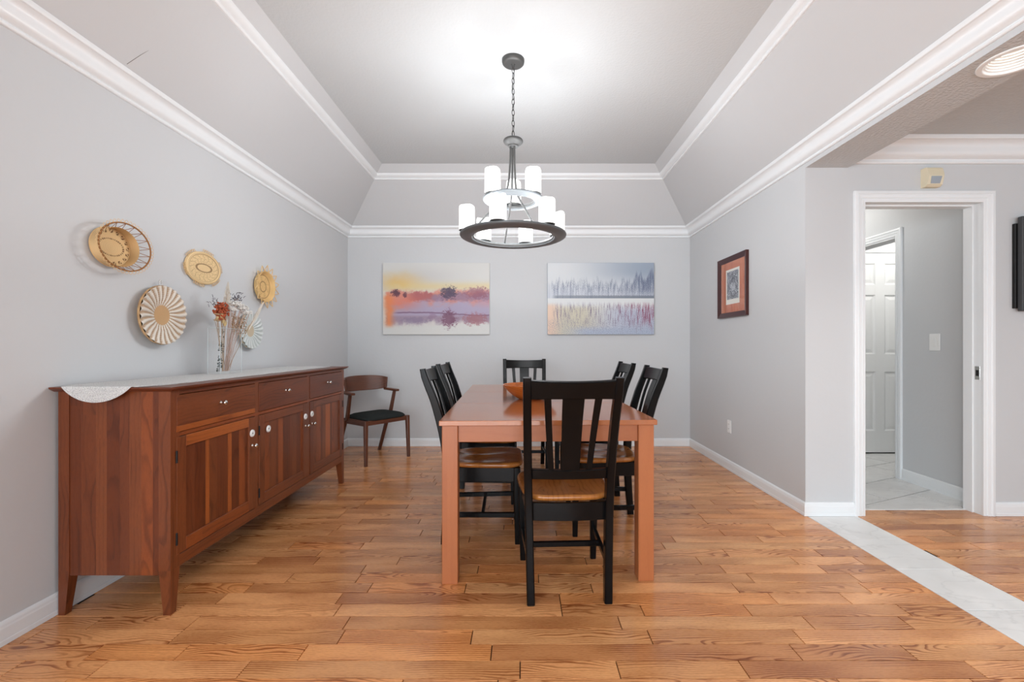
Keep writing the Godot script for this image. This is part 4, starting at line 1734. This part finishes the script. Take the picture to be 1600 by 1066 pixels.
func build_pictures() -> void:
	var edge := plain(rgb(150, 152, 154), 0.7)
	for q in [["canvas_picture", "watercolour canvas of misty trees at sunrise in orange and purple", -0.966, sunrise_image(), rgb(208, 207, 203)], ["canvas_picture", "canvas print of a pale grey row of bare trees mirrored in a lake", 0.868, lake_image(), rgb(150, 158, 168)]]:
		var o := thing(q[0], q[1], "picture", V(q[2], 1.652, WB))
		var w := 1.19
		var h := 0.8
		var dp := 0.035
		var g := Geo.new()
		g.span(Vector3(-w / 2, -h / 2, 0.001), Vector3(w / 2, h / 2, dp - 0.001), 0.003)
		part(g, "stretched_canvas", plain(q[4], 0.7), o)
		g = Geo.new()
		var s := g.v.size()
		for p in [[-1, -1, 0, 1], [1, -1, 1, 1], [1, 1, 1, 0], [-1, 1, 0, 0]]:
			g.put(Vector3(p[0] * (w / 2 - 0.002), p[1] * (h / 2 - 0.002), dp), Vector3(0, 0, 1), Vector2(p[2], p[3]))
		g.ix.append_array([0, 2, 1, 0, 3, 2])
		part(g, "printed_face", print_mat(q[3], 0.55), o)
	# framed print on the right wall; local x runs towards the viewer
	var f := thing("framed_print", "small grey etching in an orange wooden mat and dark cherry frame", "picture", Vector3(WR, 1.655, -4.05), -PI / 2)
	var fw := 0.275
	var fh := 0.272
	var bar := 0.045
	var frame := plain(rgb(66, 26, 22), 0.28)
	for q in [[-fw, fw, fh - bar, fh, true], [-fw, fw, -fh, -fh + bar, true], [-fw, -fw + bar, -fh, fh, false], [fw - bar, fw, -fh, fh, false]]:
		var g := Geo.new()
		var a := Vector3(q[0], q[2], 0.0)
		var b := Vector3(q[1], q[3], 0.022)
		var cx: float = (q[0] + q[1]) / 2
		var cy: float = (q[2] + q[3]) / 2
		# mitred bar: outer edge proud, sloping to the picture
		var o0 := Vector3.ZERO
		var pts := []
		var sy := signf(cy)
		var sx := signf(cx)
		if q[4]:
			pts = [Vector3(-fw, sy * fh, 0), Vector3(fw, sy * fh, 0), Vector3(fw - bar, sy * (fh - bar), 0), Vector3(-fw + bar, sy * (fh - bar), 0)]
		else:
			pts = [Vector3(sx * fw, -fh, 0), Vector3(sx * fw, fh, 0), Vector3(sx * (fw - bar), fh - bar, 0), Vector3(sx * (fw - bar), -fh + bar, 0)]
		var top := [pts[0] + Vector3(0, 0, 0.026), pts[1] + Vector3(0, 0, 0.026), pts[2] + Vector3(0, 0, 0.014), pts[3] + Vector3(0, 0, 0.014)]
		g.hexa(pts + top, Vector3.RIGHT)
		part(g, "frame_bar", frame, f)
	var orange := tex(wood_image(256, 256, 1, 0.5, 0.5, rgb(206, 116, 66), rgb(168, 82, 44), 40.0, 0.3, 0.2, 91))
	var mt := Geo.new()
	mt.span(Vector3(-fw + 0.04, -fh + 0.04, 0.002), Vector3(fw - 0.04, fh - 0.04, 0.008), 0, Vector3.UP)
	part(mt, "wooden_mat", wood(orange, Color.WHITE, 0.4, Vector2(2, 2)), f)
	var g3 := Geo.new()
	for p in [[-1, -1, 0, 1], [1, -1, 1, 1], [1, 1, 1, 0], [-1, 1, 0, 0]]:
		g3.put(Vector3(p[0] * 0.13, 0.003 + p[1] * 0.157, 0.0088), Vector3(0, 0, 1), Vector2(p[2], p[3]))
	g3.ix.append_array([0, 2, 1, 0, 3, 2])
	part(g3, "etching", print_mat(etching_image(), 0.6), f)
	g3 = Geo.new()
	g3.quad(Vector3(-fw + bar, -fh + bar, 0.012), Vector3(fw - bar, -fh + bar, 0.012), Vector3(fw - bar, fh - bar, 0.012), Vector3(-fw + bar, fh - bar, 0.012))
	part(g3, "glass_pane", M.glass, f)
	# dark panel at the right edge of the view
	var t := thing("wall_panel", "dark charcoal panel hanging on the hall wall, cut off by the right edge", "panel", V(3.245, 1.665, HD))
	var g4 := Geo.new()
	g4.span(Vector3(0.0, -0.29, 0.0), Vector3(0.75, 0.27, 0.022), 0.002)
	part(g4, "backing", M.black_metal, t)
	g4 = Geo.new()
	g4.span(Vector3(0.012, -0.31, 0.022), Vector3(0.77, 0.31, 0.055), 0.004)
	part(g4, "face", M.dark_panel, t)

# ================= wall baskets (local: z out of the wall, x away from the viewer)
func on_wall(called: String, label: String, d: float, y: float, group := "woven baskets on the left wall") -> Node3D:
	return thing(called, label, "basket", Vector3(WL, y, -d), PI / 2, group)

# a woven disc: profile of (radius, out); tint called with (share of radius, angle); coils as ripples
func woven_disc(g: Geo, rx: float, ry: float, prof: Array, seg: int, rib: Callable, tint: Callable) -> void:
	g.tinted = true
	var rows := []
	var cols := []
	for q in prof:
		var row := []
		var col := []
		for j in seg + 1:
			var an := TAU * j / seg
			var b: float = rib.call(q.x, an)
			row.append(Vector3(cos(an) * rx * q.x, sin(an) * ry * q.x, q.y + b))
			col.append(tint.call(q.x, an))
		rows.append(row)
		cols.append(col)
	g.grid(rows, true, cols)

func lin(r: float, g: float, b: float) -> Color:
	return rgb(r, g, b).srgb_to_linear()

func build_baskets() -> void:
	var straw := lin(232, 198, 146)
	var brown := lin(112, 74, 42)
	var none := func(_r: float, _a: float) -> float: return 0.0
	# 1: deep oval tray basket with an openwork rim
	var o := on_wall("tray_basket", "deep oval straw tray basket with looped openwork rim, leftmost on the wall", 2.165, 1.598)
	var g := Geo.new()
	var prof := []
	for k in 60:
		var r := 0.002 + k / 59.0
		prof.append(Vector2(r, 0.006 + 0.0012 * sin(k * 2.1)))
	woven_disc(g, 0.111, 0.095, prof, 144, none, func(r: float, a: float) -> Color:
		var k := 0.0
		var oval := sqrt(pow(r * cos(a) / 0.6, 2.0) + pow(r * sin(a) / 0.42, 2.0))
		if absf(oval - 1.0) < 0.07 and sin(a * 34.0) > -0.3: k = 0.85
		if r > 0.72 and r < 0.9 and sin(a * 17.0) > 0.0 and absf(sin(a * 17.0 + (r - 0.72) * 14.0)) > 0.55: k = 0.9
		return straw.lerp(brown, k + 0.08 + 0.08 * sin(r * 190.0)))
	part(g, "woven_base", M.woven, o)
	g = Geo.new()
	prof = []
	for k in 16:
		prof.append(Vector2(1.0 + 0.006 * k / 15.0 + 0.006 * sin(k * 1.9), 0.004 + 0.046 * k / 15.0))
	for k in 16:
		prof.append(Vector2(0.985 + 0.006 * (15 - k) / 15.0 + 0.006 * sin(k * 1.9), 0.05 - 0.044 * k / 15.0))
	woven_disc(g, 0.108, 0.092, prof, 64, none, func(_r: float, a: float) -> Color: return straw.lerp(brown, 0.22 + 0.16 * sin(a * 60.0)))
	part(g, "woven_side", M.woven, o)
	g = Geo.new()
	var rim := []
	for k in 64:
		var an := TAU * k / 64.0
		rim.append(Vector3(cos(an) * 0.142, sin(an) * 0.112, 0.078))
	g.tube(rim, 0.0036, 6, false, true)
	part(g, "rim_hoop", M.straw_dark, o)
	for k in 18:
		var an := TAU * (k + 0.5) / 18.0
		g = Geo.new()
		for s in [-1.0, 1.0]:
			var a2 = an + s * 0.1
			g.tube([Vector3(cos(a2) * 0.108, sin(a2) * 0.092, 0.05), Vector3(cos(an) * 0.142, sin(an) * 0.112, 0.078)], 0.0013, 4, false)
		part(g, "rim_strut", M.straw_dark, o)
	for k in 44:
		var an := TAU * k / 44.0
		var c := Vector3(cos(an) * 0.15, sin(an) * 0.12, 0.08)
		var lp := []
		var tang := Vector3(-sin(an), cos(an), 0)
		var rad := Vector3(cos(an), sin(an), 0)
		for i in 9:
			var b := PI * i / 8.0
			lp.append(c - rad * 0.007 + tang * cos(b) * 0.009 + rad * sin(b) * 0.015)
		g = Geo.new()
		g.tube(lp, 0.0011, 4, false)
		part(g, "rim_loop", M.straw, o)
	# 2 and 5: ribbed round baskets
	for q in [["ribbed_basket", "large round ribbed basket of white and tan rays with a tan centre", 2.43, 1.292, 0.156, lin(222, 214, 202), lin(176, 138, 98), lin(206, 166, 120), 26, 0.04], ["ribbed_basket", "round pale grey-white ribbed basket partly behind the dried flowers", 3.235, 1.235, 0.128, lin(214, 217, 214), lin(176, 182, 178), lin(206, 184, 152), 22, 0.03]]:
		o = on_wall(q[0], q[1], q[2], q[3])
		g = Geo.new()
		prof = []
		for k in 50:
			var r := 0.004 + 0.996 * k / 49.0
			prof.append(Vector2(r, q[9] - 0.004 + 0.012 * r * r + 0.0011 * sin(k * 2.4)))
		var nr: int = q[8]
		var spin := 0.25
		var ray := func(r: float, a: float) -> float:
			return 0.5 + 0.5 * sin(nr * (a + spin * sin(r * 2.2)))
		woven_disc(g, q[4], q[4], prof, nr * 8, func(r: float, a: float) -> float:
			return (0.011 * pow(ray.call(r, a), 0.8) * smoothstep(0.3, 0.6, r)) if r > 0.3 else 0.0, func(r: float, a: float) -> Color:
			if r < 0.33: return q[7].lerp(q[6], 0.35 * absf(sin(a * 31.0 + r * 60.0)))
			var k: float = smoothstep(0.55, 0.25, ray.call(r, a))
			return q[5].lerp(q[6], k * (0.75 + 0.25 * sin(r * 90.0))))
		part(g, "ribbed_face", M.woven, o)
		g = Geo.new()
		prof = [Vector2(1.0, q[9] + 0.009), Vector2(1.012, q[9] + 0.004), Vector2(1.0, q[9] - 0.004), Vector2(0.86, q[9] - 0.016), Vector2(0.45, 0.004), Vector2(0.01, 0.002)]
		woven_disc(g, q[4], q[4], prof, 64, none, func(_r: float, a: float) -> Color: return q[7].lerp(q[6], 0.5 + 0.5 * sin(a * 80.0)))
		part(g, "rim_and_back", M.woven, o)
		if nr == 26:
			g = Geo.new()
			var lp := []
			for i in 13:
				var b := TAU * i / 12.0
				lp.append(Vector3(cos(b) * 0.008, 0.172 + sin(b) * 0.014, 0.03))
			g.tube(lp, 0.003, 6, false)
			part(g, "hanging_loop", M.runner, o)
	# 3: flat oval mat with clusters of loops
	o = on_wall("oval_mat", "flat oval straw mat with looped edge and slotted centre", 2.785, 1.603)
	g = Geo.new()
	prof = []
	for k in 60:
		var r := 0.003 + 0.997 * k / 59.0
		prof.append(Vector2(r, 0.014 + 0.0012 * sin(k * 2.3) + 0.006 * smoothstep(0.8, 0.9, r) - 0.004 * smoothstep(0.94, 1.0, r)))
	prof.append(Vector2(1.0, 0.004))
	woven_disc(g, 0.152, 0.098, prof, 160, none, func(r: float, a: float) -> Color:
		var k := 0.05 + 0.06 * sin(a * 60.0)
		var x := r * cos(a) * 0.152
		var y := r * sin(a) * 0.098
		var slot := sqrt(pow(x / 0.066, 2.0) + pow(y / 0.024, 2.0))
		if absf(slot - 1.0) < 0.13: k = 0.75
		if absf(r - 0.84) < 0.02 or absf(r - 0.93) < 0.01: k = 0.55
		if slot > 1.2 and r < 0.8 and absf(sin(a * 8.0 + 0.6 * sin(r * 14.0))) < 0.17: k = 0.55
		if slot > 1.2 and r < 0.8 and absf(sin(r * 17.0 + cos(a * 16.0) * 0.8)) < 0.16: k = 0.4
		return lin(236, 206, 156).lerp(brown, k + 0.07 * sin(r * 180.0)))
	part(g, "woven_face", M.woven, o)
	for k in 60:
		var an := TAU * k / 60.0
		if k % 10 > 5: continue
		var lp := []
		var rad := Vector3(cos(an) * 0.152, sin(an) * 0.098, 0.012)
		var out := Vector3(cos(an), sin(an), 0)
		var tang := Vector3(-sin(an), cos(an), 0)
		for i in 9:
			var b := PI * i / 8.0
			lp.append(rad + tang * cos(b) * 0.0065 + out * sin(b) * 0.018)
		g = Geo.new()
		g.tube(lp, 0.0018, 4, false)
		part(g, "edge_loop", M.straw, o)
	# 4: bowl with pointed loops like a sun
	o = on_wall("sun_basket", "round straw basket with pointed sun-like loops, rightmost on the wall", 3.42, 1.572)
	g = Geo.new()
	prof = []
	for k in 40:
		var r := 0.003 + 0.997 * k / 39.0
		prof.append(Vector2(r, 0.012 + 0.0012 * sin(k * 2.2) + 0.03 * smoothstep(0.75, 1.0, r)))
	prof.append(Vector2(1.02, 0.035))
	prof.append(Vector2(0.9, 0.006))
	woven_disc(g, 0.118, 0.115, prof, 56, none, func(r: float, a: float) -> Color:
		var k := 0.08 + 0.06 * sin(a * 50.0)
		if absf(r - 0.33) < 0.035 or absf(r - 0.75) < 0.02: k = 0.65
		if r > 0.42 and r < 0.7 and absf(sin(a * 4.0 + r * 3.0)) < 0.16: k = 0.4
		return lin(228, 190, 130).lerp(brown, k + 0.07 * sin(r * 130.0)))
	part(g, "woven_face", M.woven, o)
	for k in 14:
		g = Geo.new()
		var an := TAU * (k + 0.5) / 14.0
		var rad := Vector3(cos(an), sin(an), 0)
		var a0 := an - 0.2
		var a1 := an + 0.2
		var z := Vector3(0, 0, 0.04)
		g.tube([Vector3(cos(a0), sin(a0), 0) * 0.116 + z, rad * 0.15 + z * 1.1 - Vector3(-sin(an), cos(an), 0) * 0.007, rad * 0.16 + z * 1.15, rad * 0.15 + z * 1.1 + Vector3(-sin(an), cos(an), 0) * 0.007, Vector3(cos(a1), sin(a1), 0) * 0.116 + z], 0.0034, 6, false)
		part(g, "pointed_loop", M.straw, o)

# ================= vase and dried flowers
func stem_path(from: Vector3, to: Vector3, bow: Vector3) -> Array:
	var out := []
	for k in 9:
		var t := k / 8.0
		out.append(from.lerp(to, t) + bow * sin(t * PI))
	return out

func build_vase() -> void:
	var y := 0.9625
	var o := thing("glass_vase", "clear rectangular glass vase on the white runner", "vase", V(-1.795, y, 2.745))
	# local: x -0.035..0.035, z -0.1..0.1
	var hx := 0.036
	var hz := 0.1
	var ht := 0.27
	var cor := [Vector3(-hx, 0, hz), Vector3(hx, 0, hz), Vector3(hx, 0, -hz), Vector3(-hx, 0, -hz)]
	var up := Vector3(0, ht, 0)
	var rimmat := plain(rgb(206, 214, 214), 0.1)
	for k in 4:
		var g := Geo.new()
		g.quad(cor[k], cor[(k + 1) % 4], cor[(k + 1) % 4] + up, cor[k] + up)
		part(g, "glass_side", M.glass, o)
		g = Geo.new()
		g.tube([cor[k], cor[k] + up], 0.0014, 5)
		g.tube([cor[k] + up, cor[(k + 1) % 4] + up], 0.0014, 5)
		part(g, "glass_edge", rimmat, o)
	var gb := Geo.new()
	gb.span(Vector3(-hx + 0.005, 0, -hz + 0.005), Vector3(hx - 0.005, 0.012, hz - 0.005), 0.001)
	part(gb, "glass_bottom", M.glass, o)
	var base := V(-1.795, y + 0.014, 2.745)
	var tan := plain(rgb(168, 138, 104), 0.85)
	var pale := plain(rgb(226, 218, 206), 0.95)
	var white := plain(rgb(232, 228, 222), 0.95)
	var rust := plain(rgb(172, 82, 50), 0.85)
	var green := plain(rgb(52, 58, 46), 0.8)
	var plum := plain(rgb(92, 84, 94), 0.85)
	var pink := plain(rgb(196, 164, 148), 0.9)
	var cream := plain(rgb(212, 186, 138), 0.9)
	var r := RandomNumberGenerator.new()
	r.seed = 4242
	# pampas plumes
	for q in [["upright cream pampas plume rising above the vase", Vector3(0.008, 0, 0.03), Vector3(0.015, 0.5, 0.0), 0.24, 0.021], ["thin pale plume leaning right out of the vase towards the sun basket", Vector3(0.01, 0, 0.0), Vector3(0.06, 0.41, -0.27), 0.2, 0.0105]]:
		var t := thing("pampas_plume", q[0], "dried flower", base, 0.0, "dried flowers in the vase")
		var path := stem_path(q[1], q[2], Vector3(0.0, 0.0, 0.012))
		var g := Geo.new()
		g.tube(path, 0.0016, 5)
		part(g, "stem", tan, t)
		g = Geo.new()
		var dir: Vector3 = (q[2] - q[1]).normalized()
		for k in 420:
			var s := r.randf()
			var p: Vector3 = q[2] - dir * q[3] * (1.0 - s) + dir * 0.01
			var w: float = q[4] * sin(PI * clampf(s * 0.85 + 0.12, 0, 1))
			var rv := Vector3(r.randf_range(-1, 1), r.randf_range(-1, 1), r.randf_range(-1, 1)).normalized()
			rv = (rv - dir * rv.dot(dir)).normalized()
			g.tube([p, p + rv * w * 0.6 + dir * 0.012, p + rv * w + dir * 0.032], [0.0016, 0.0014, 0.0004], 4, false)
		part(g, "plume", pale, t)
	# rust coloured flower head
	var t1 := thing("rust_flower", "rust orange dried flower cluster at the left of the bouquet", "dried flower", base, 0.0, "dried flowers in the vase")
	var tip := Vector3(0.02, 0.345, 0.07)
	var g1 := Geo.new()
	g1.tube(stem_path(Vector3(0, 0, 0.02), tip, Vector3.ZERO), 0.0018, 5)
	part(g1, "stem", tan, t1)
	g1 = Geo.new()
	for k in 240:
		var rv := Vector3(clampf(r.randfn(), -1.7, 1.7) * 0.016, clampf(r.randfn(), -1.7, 1.7) * 0.028, clampf(r.randfn(), -1.7, 1.7) * 0.019)
		g1.ball(tip + rv + Vector3(0, 0.01, 0), Vector3(0.0065, 0.0055, 0.0065) * r.randf_range(0.7, 1.2), 6, 4)
	part(g1, "blossoms", rust, t1)
	# bunny tails
	for q in [[Vector3(0.03, 0.29, 0.065)], [Vector3(0.035, 0.315, 0.085)], [Vector3(0.03, 0.275, 0.05)], [Vector3(0.02, 0.3, 0.1)]]:
		var t := thing("bunny_tail_grass", "small cream tufted grass head low at the left of the bouquet", "dried flower", base, 0.0, "bunny tail grasses in the vase")
		var g := Geo.new()
		g.tube(stem_path(Vector3(0.005, 0, 0.03), q[0], Vector3.ZERO), 0.0012, 5)
		part(g, "stem", tan, t)
		g = Geo.new()
		g.ball(q[0] + Vector3(0, 0.008, 0), Vector3(0.009, 0.016, 0.009), 10, 8)
		for k in 60:
			var rv := Vector3(r.randfn(), r.randfn(), r.randfn()).normalized()
			g.tube([q[0] + Vector3(0, 0.008, 0) + rv * Vector3(0.008, 0.014, 0.008), q[0] + Vector3(0, 0.012, 0) + rv * Vector3(0.013, 0.02, 0.013)], [0.0008, 0.0003], 3, false)
		part(g, "tuft", cream, t)
	# tan grass ears pointing left
	for q in [[Vector3(0.03, 0.3, 0.14), "lower thin tan grass ear pointing left out of the vase"], [Vector3(0.03, 0.335, 0.135), "upper thin tan grass ear pointing left out of the vase"]]:
		var t := thing("grass_ear", q[1], "dried flower", base, 0.0, "grass ears in the vase")
		var g := Geo.new()
		g.tube(stem_path(Vector3(0.005, 0, 0.035), q[0], Vector3(0, 0.05, 0)), 0.0013, 5)
		part(g, "stem", tan, t)
		g = Geo.new()
		var dir := Vector3(0.0, 0.05, 1.0).normalized()
		g.tube([q[0] - dir * 0.06, q[0] - dir * 0.03, q[0], q[0] + dir * 0.012], [0.002, 0.0055, 0.004, 0.0006], 7)
		part(g, "ear", tan, t)
	# white flower heads
	for q in [[Vector3(0.03, 0.4, -0.045), 0.032, "largest fluffy white flower head, just right of the tall plume"], [Vector3(0.04, 0.38, -0.1), 0.03, "fluffy white flower head second from the right in the bouquet"], [Vector3(0.045, 0.355, -0.135), 0.022, "small white flower head at the far right of the bouquet"], [Vector3(0.03, 0.365, -0.015), 0.022, "small white flower head close against the tall plume"]]:
		var t := thing("white_flower", q[2], "dried flower", base, 0.0, "white flowers in the vase")
		var g := Geo.new()
		for s in 5:
			var jit := Vector3(r.randfn() * 0.008, 0, r.randfn() * 0.014)
			g.tube(stem_path(Vector3(0.0, 0, -0.02) + jit * 0.6, q[0] + jit, Vector3(0, 0, 0.012)), 0.0012, 5)
		part(g, "stem", pink, t)
		g = Geo.new()
		for k in 150:
			var rv := Vector3(clampf(r.randfn(), -1.7, 1.7) * 0.5, clampf(absf(r.randfn()), 0, 1.7) * 0.42, clampf(r.randfn(), -1.7, 1.7) * 0.7) * float(q[1])
			g.ball(q[0] + rv, Vector3(0.006, 0.004, 0.007) * r.randf_range(0.6, 1.2), 6, 4)
		part(g, "petals", white, t)
	# brownish thin sprays between
	for k in 6:
		var t := thing("brown_spray", "%s thin brown dried spray counted rightwards from the tall plume" % ["first", "second", "third", "fourth", "fifth", "sixth"][k], "dried flower", base, 0.0, "brown sprays in the vase")
		var g := Geo.new()
		var end := Vector3(0.02 + 0.02 * r.randf(), 0.33 + 0.04 * r.randf(), -0.02 - 0.022 * k)
		g.tube(stem_path(Vector3(0.0, 0, 0.01 - 0.004 * k), end, Vector3(0, 0, 0.01)), 0.0013, 5)
		part(g, "stem", pink, t)
		g = Geo.new()
		for i in 26:
			var p := end - Vector3(0, r.randf() * 0.11, 0) + Vector3(r.randfn() * 0.006, 0, r.randfn() * 0.008)
			g.ball(p, Vector3(0.003, 0.004, 0.003), 5, 4)
		part(g, "seeds", tan, t)
	# dark twiggy sprigs
	for q in [[Vector3(0.0, 0.4, 0.085), "dark purple twiggy sprig above the rust flowers"], [Vector3(0.02, 0.45, -0.09), "dark purple twiggy sprig above the white flowers"], [Vector3(0.03, 0.44, -0.05), "short dark twig sprig between plume and white flowers"]]:
		var t := thing("twig_sprig", q[1], "dried flower", base, 0.0, "twig sprigs in the vase")
		var g := Geo.new()
		g.tube(stem_path(Vector3(0, 0, 0.0), q[0], Vector3.ZERO), 0.0012, 5)
		part(g, "stem", tan, t)
		g = Geo.new()
		for k in 26:
			var p: Vector3 = q[0] + Vector3(r.randfn() * 0.012, r.randfn() * 0.018, r.randfn() * 0.02)
			var e := p + Vector3(r.randfn(), r.randf() * 1.2, r.randfn()).normalized() * 0.02
			g.tube([p, p.lerp(e, 0.5) + Vector3(0, 0.004, 0), e], [0.0014, 0.0016, 0.0005], 4, false)
		part(g, "twigs", plum, t)
	# eucalyptus inside the glass
	var t2 := thing("eucalyptus_stem", "dark green leafy stem standing inside the glass vase", "dried flower", base, 0.0, "dried flowers in the vase")
	var pth := stem_path(Vector3(0.0, 0, 0.055), Vector3(0.01, 0.28, 0.035), Vector3.ZERO)
	var g5 := Geo.new()
	g5.tube(pth, 0.0014, 5)
	part(g5, "stem", green, t2)
	g5 = Geo.new()
	for k in 46:
		var s := r.randf() * 0.86
		var p: Vector3 = Vector3(0.0, 0, 0.055).lerp(Vector3(0.01, 0.28, 0.035), s)
		var side := Vector3(r.randfn(), r.randf_range(-0.3, 0.8), r.randfn()).normalized()
		var e := p + side * 0.016
		g5.ball(p.lerp(e, 0.7), Vector3(0.0055, 0.0045, 0.0055) * r.randf_range(0.6, 1.1), 6, 4)
	part(g5, "leaves", green, t2)

# ================= small fittings
func build_small_fittings() -> void:
	# outlet on the right wall
	var o := thing("wall_outlet", "white double power outlet low on the right wall", "outlet", Vector3(WR, 0.395, -4.127), -PI / 2)
	var g := Geo.new()
	g.span(Vector3(-0.036, -0.058, 0), Vector3(0.036, 0.058, 0.006), 0.003)
	part(g, "cover_plate", M.white_plastic, o)
	for s in [-1.0, 1.0]:
		g = Geo.new()
		g.span(Vector3(-0.017, s * 0.021 - 0.014, 0.005), Vector3(0.017, s * 0.021 + 0.014, 0.0085), 0.002)
		var so := part(g, "socket", M.white_plastic, o)
		g = Geo.new()
		g.span(Vector3(-0.008, s * 0.021 - 0.003, 0.008), Vector3(-0.0055, s * 0.021 + 0.006, 0.009))
		g.span(Vector3(0.0055, s * 0.021 - 0.003, 0.008), Vector3(0.008, s * 0.021 + 0.006, 0.009))
		part(g, "slots", M.black_metal, so)
	# rocker switch in the passage
	o = thing("light_switch", "white rocker light switch on the grey passage wall", "switch", Vector3(3.195, 1.155, -3.527), -PI / 2)
	g = Geo.new()
	g.span(Vector3(-0.046, -0.066, 0), Vector3(0.046, 0.066, 0.006), 0.003)
	part(g, "cover_plate", M.white_plastic, o)
	g = Geo.new()
	g.box(Vector3(0, 0, 0.007), Vector3(0.033, 0.066, 0.005), 0.0015, Vector3.RIGHT, Vector2.ZERO, Basis(Vector3.RIGHT, 0.04))
	part(g, "rocker", M.white_plastic, o)
	# motion sensor above the doorway
	o = thing("motion_sensor", "beige motion sensor box above the hall doorway", "sensor", V(2.69, 2.172, HD))
	g = Geo.new()
	var w := 0.05
	var pr := [Vector2(0.0, 0.0), Vector2(0.032, 0.0), Vector2(0.05, 0.012), Vector2(0.064, 0.064), Vector2(0.062, 0.078), Vector2(0.052, 0.115), Vector2(0.04, 0.124), Vector2(0.0, 0.124)]
	var left := []
	var right := []
	for q in pr:
		left.append(Vector3(-w, q.y, q.x))
		right.append(Vector3(w, q.y, q.x))
	g.loft([left, right])
	part(g, "housing", M.beige_plastic, o)
	g = Geo.new()
	var a := Vector3(0, 0.016, 0.0515)
	var b := Vector3(0, 0.06, 0.0635)
	var nn := Vector3(0, -0.25, 0.97) * 0.002
	g.hexa([a + Vector3(-0.03, 0, 0) - nn, a + Vector3(0.03, 0, 0) - nn, b + Vector3(0.034, 0, 0) - nn, b + Vector3(-0.034, 0, 0) - nn, a + Vector3(-0.03, 0, 0) + nn, a + Vector3(0.03, 0, 0) + nn, b + Vector3(0.034, 0, 0) + nn, b + Vector3(-0.034, 0, 0) + nn])
	part(g, "lens", M.lens, o)
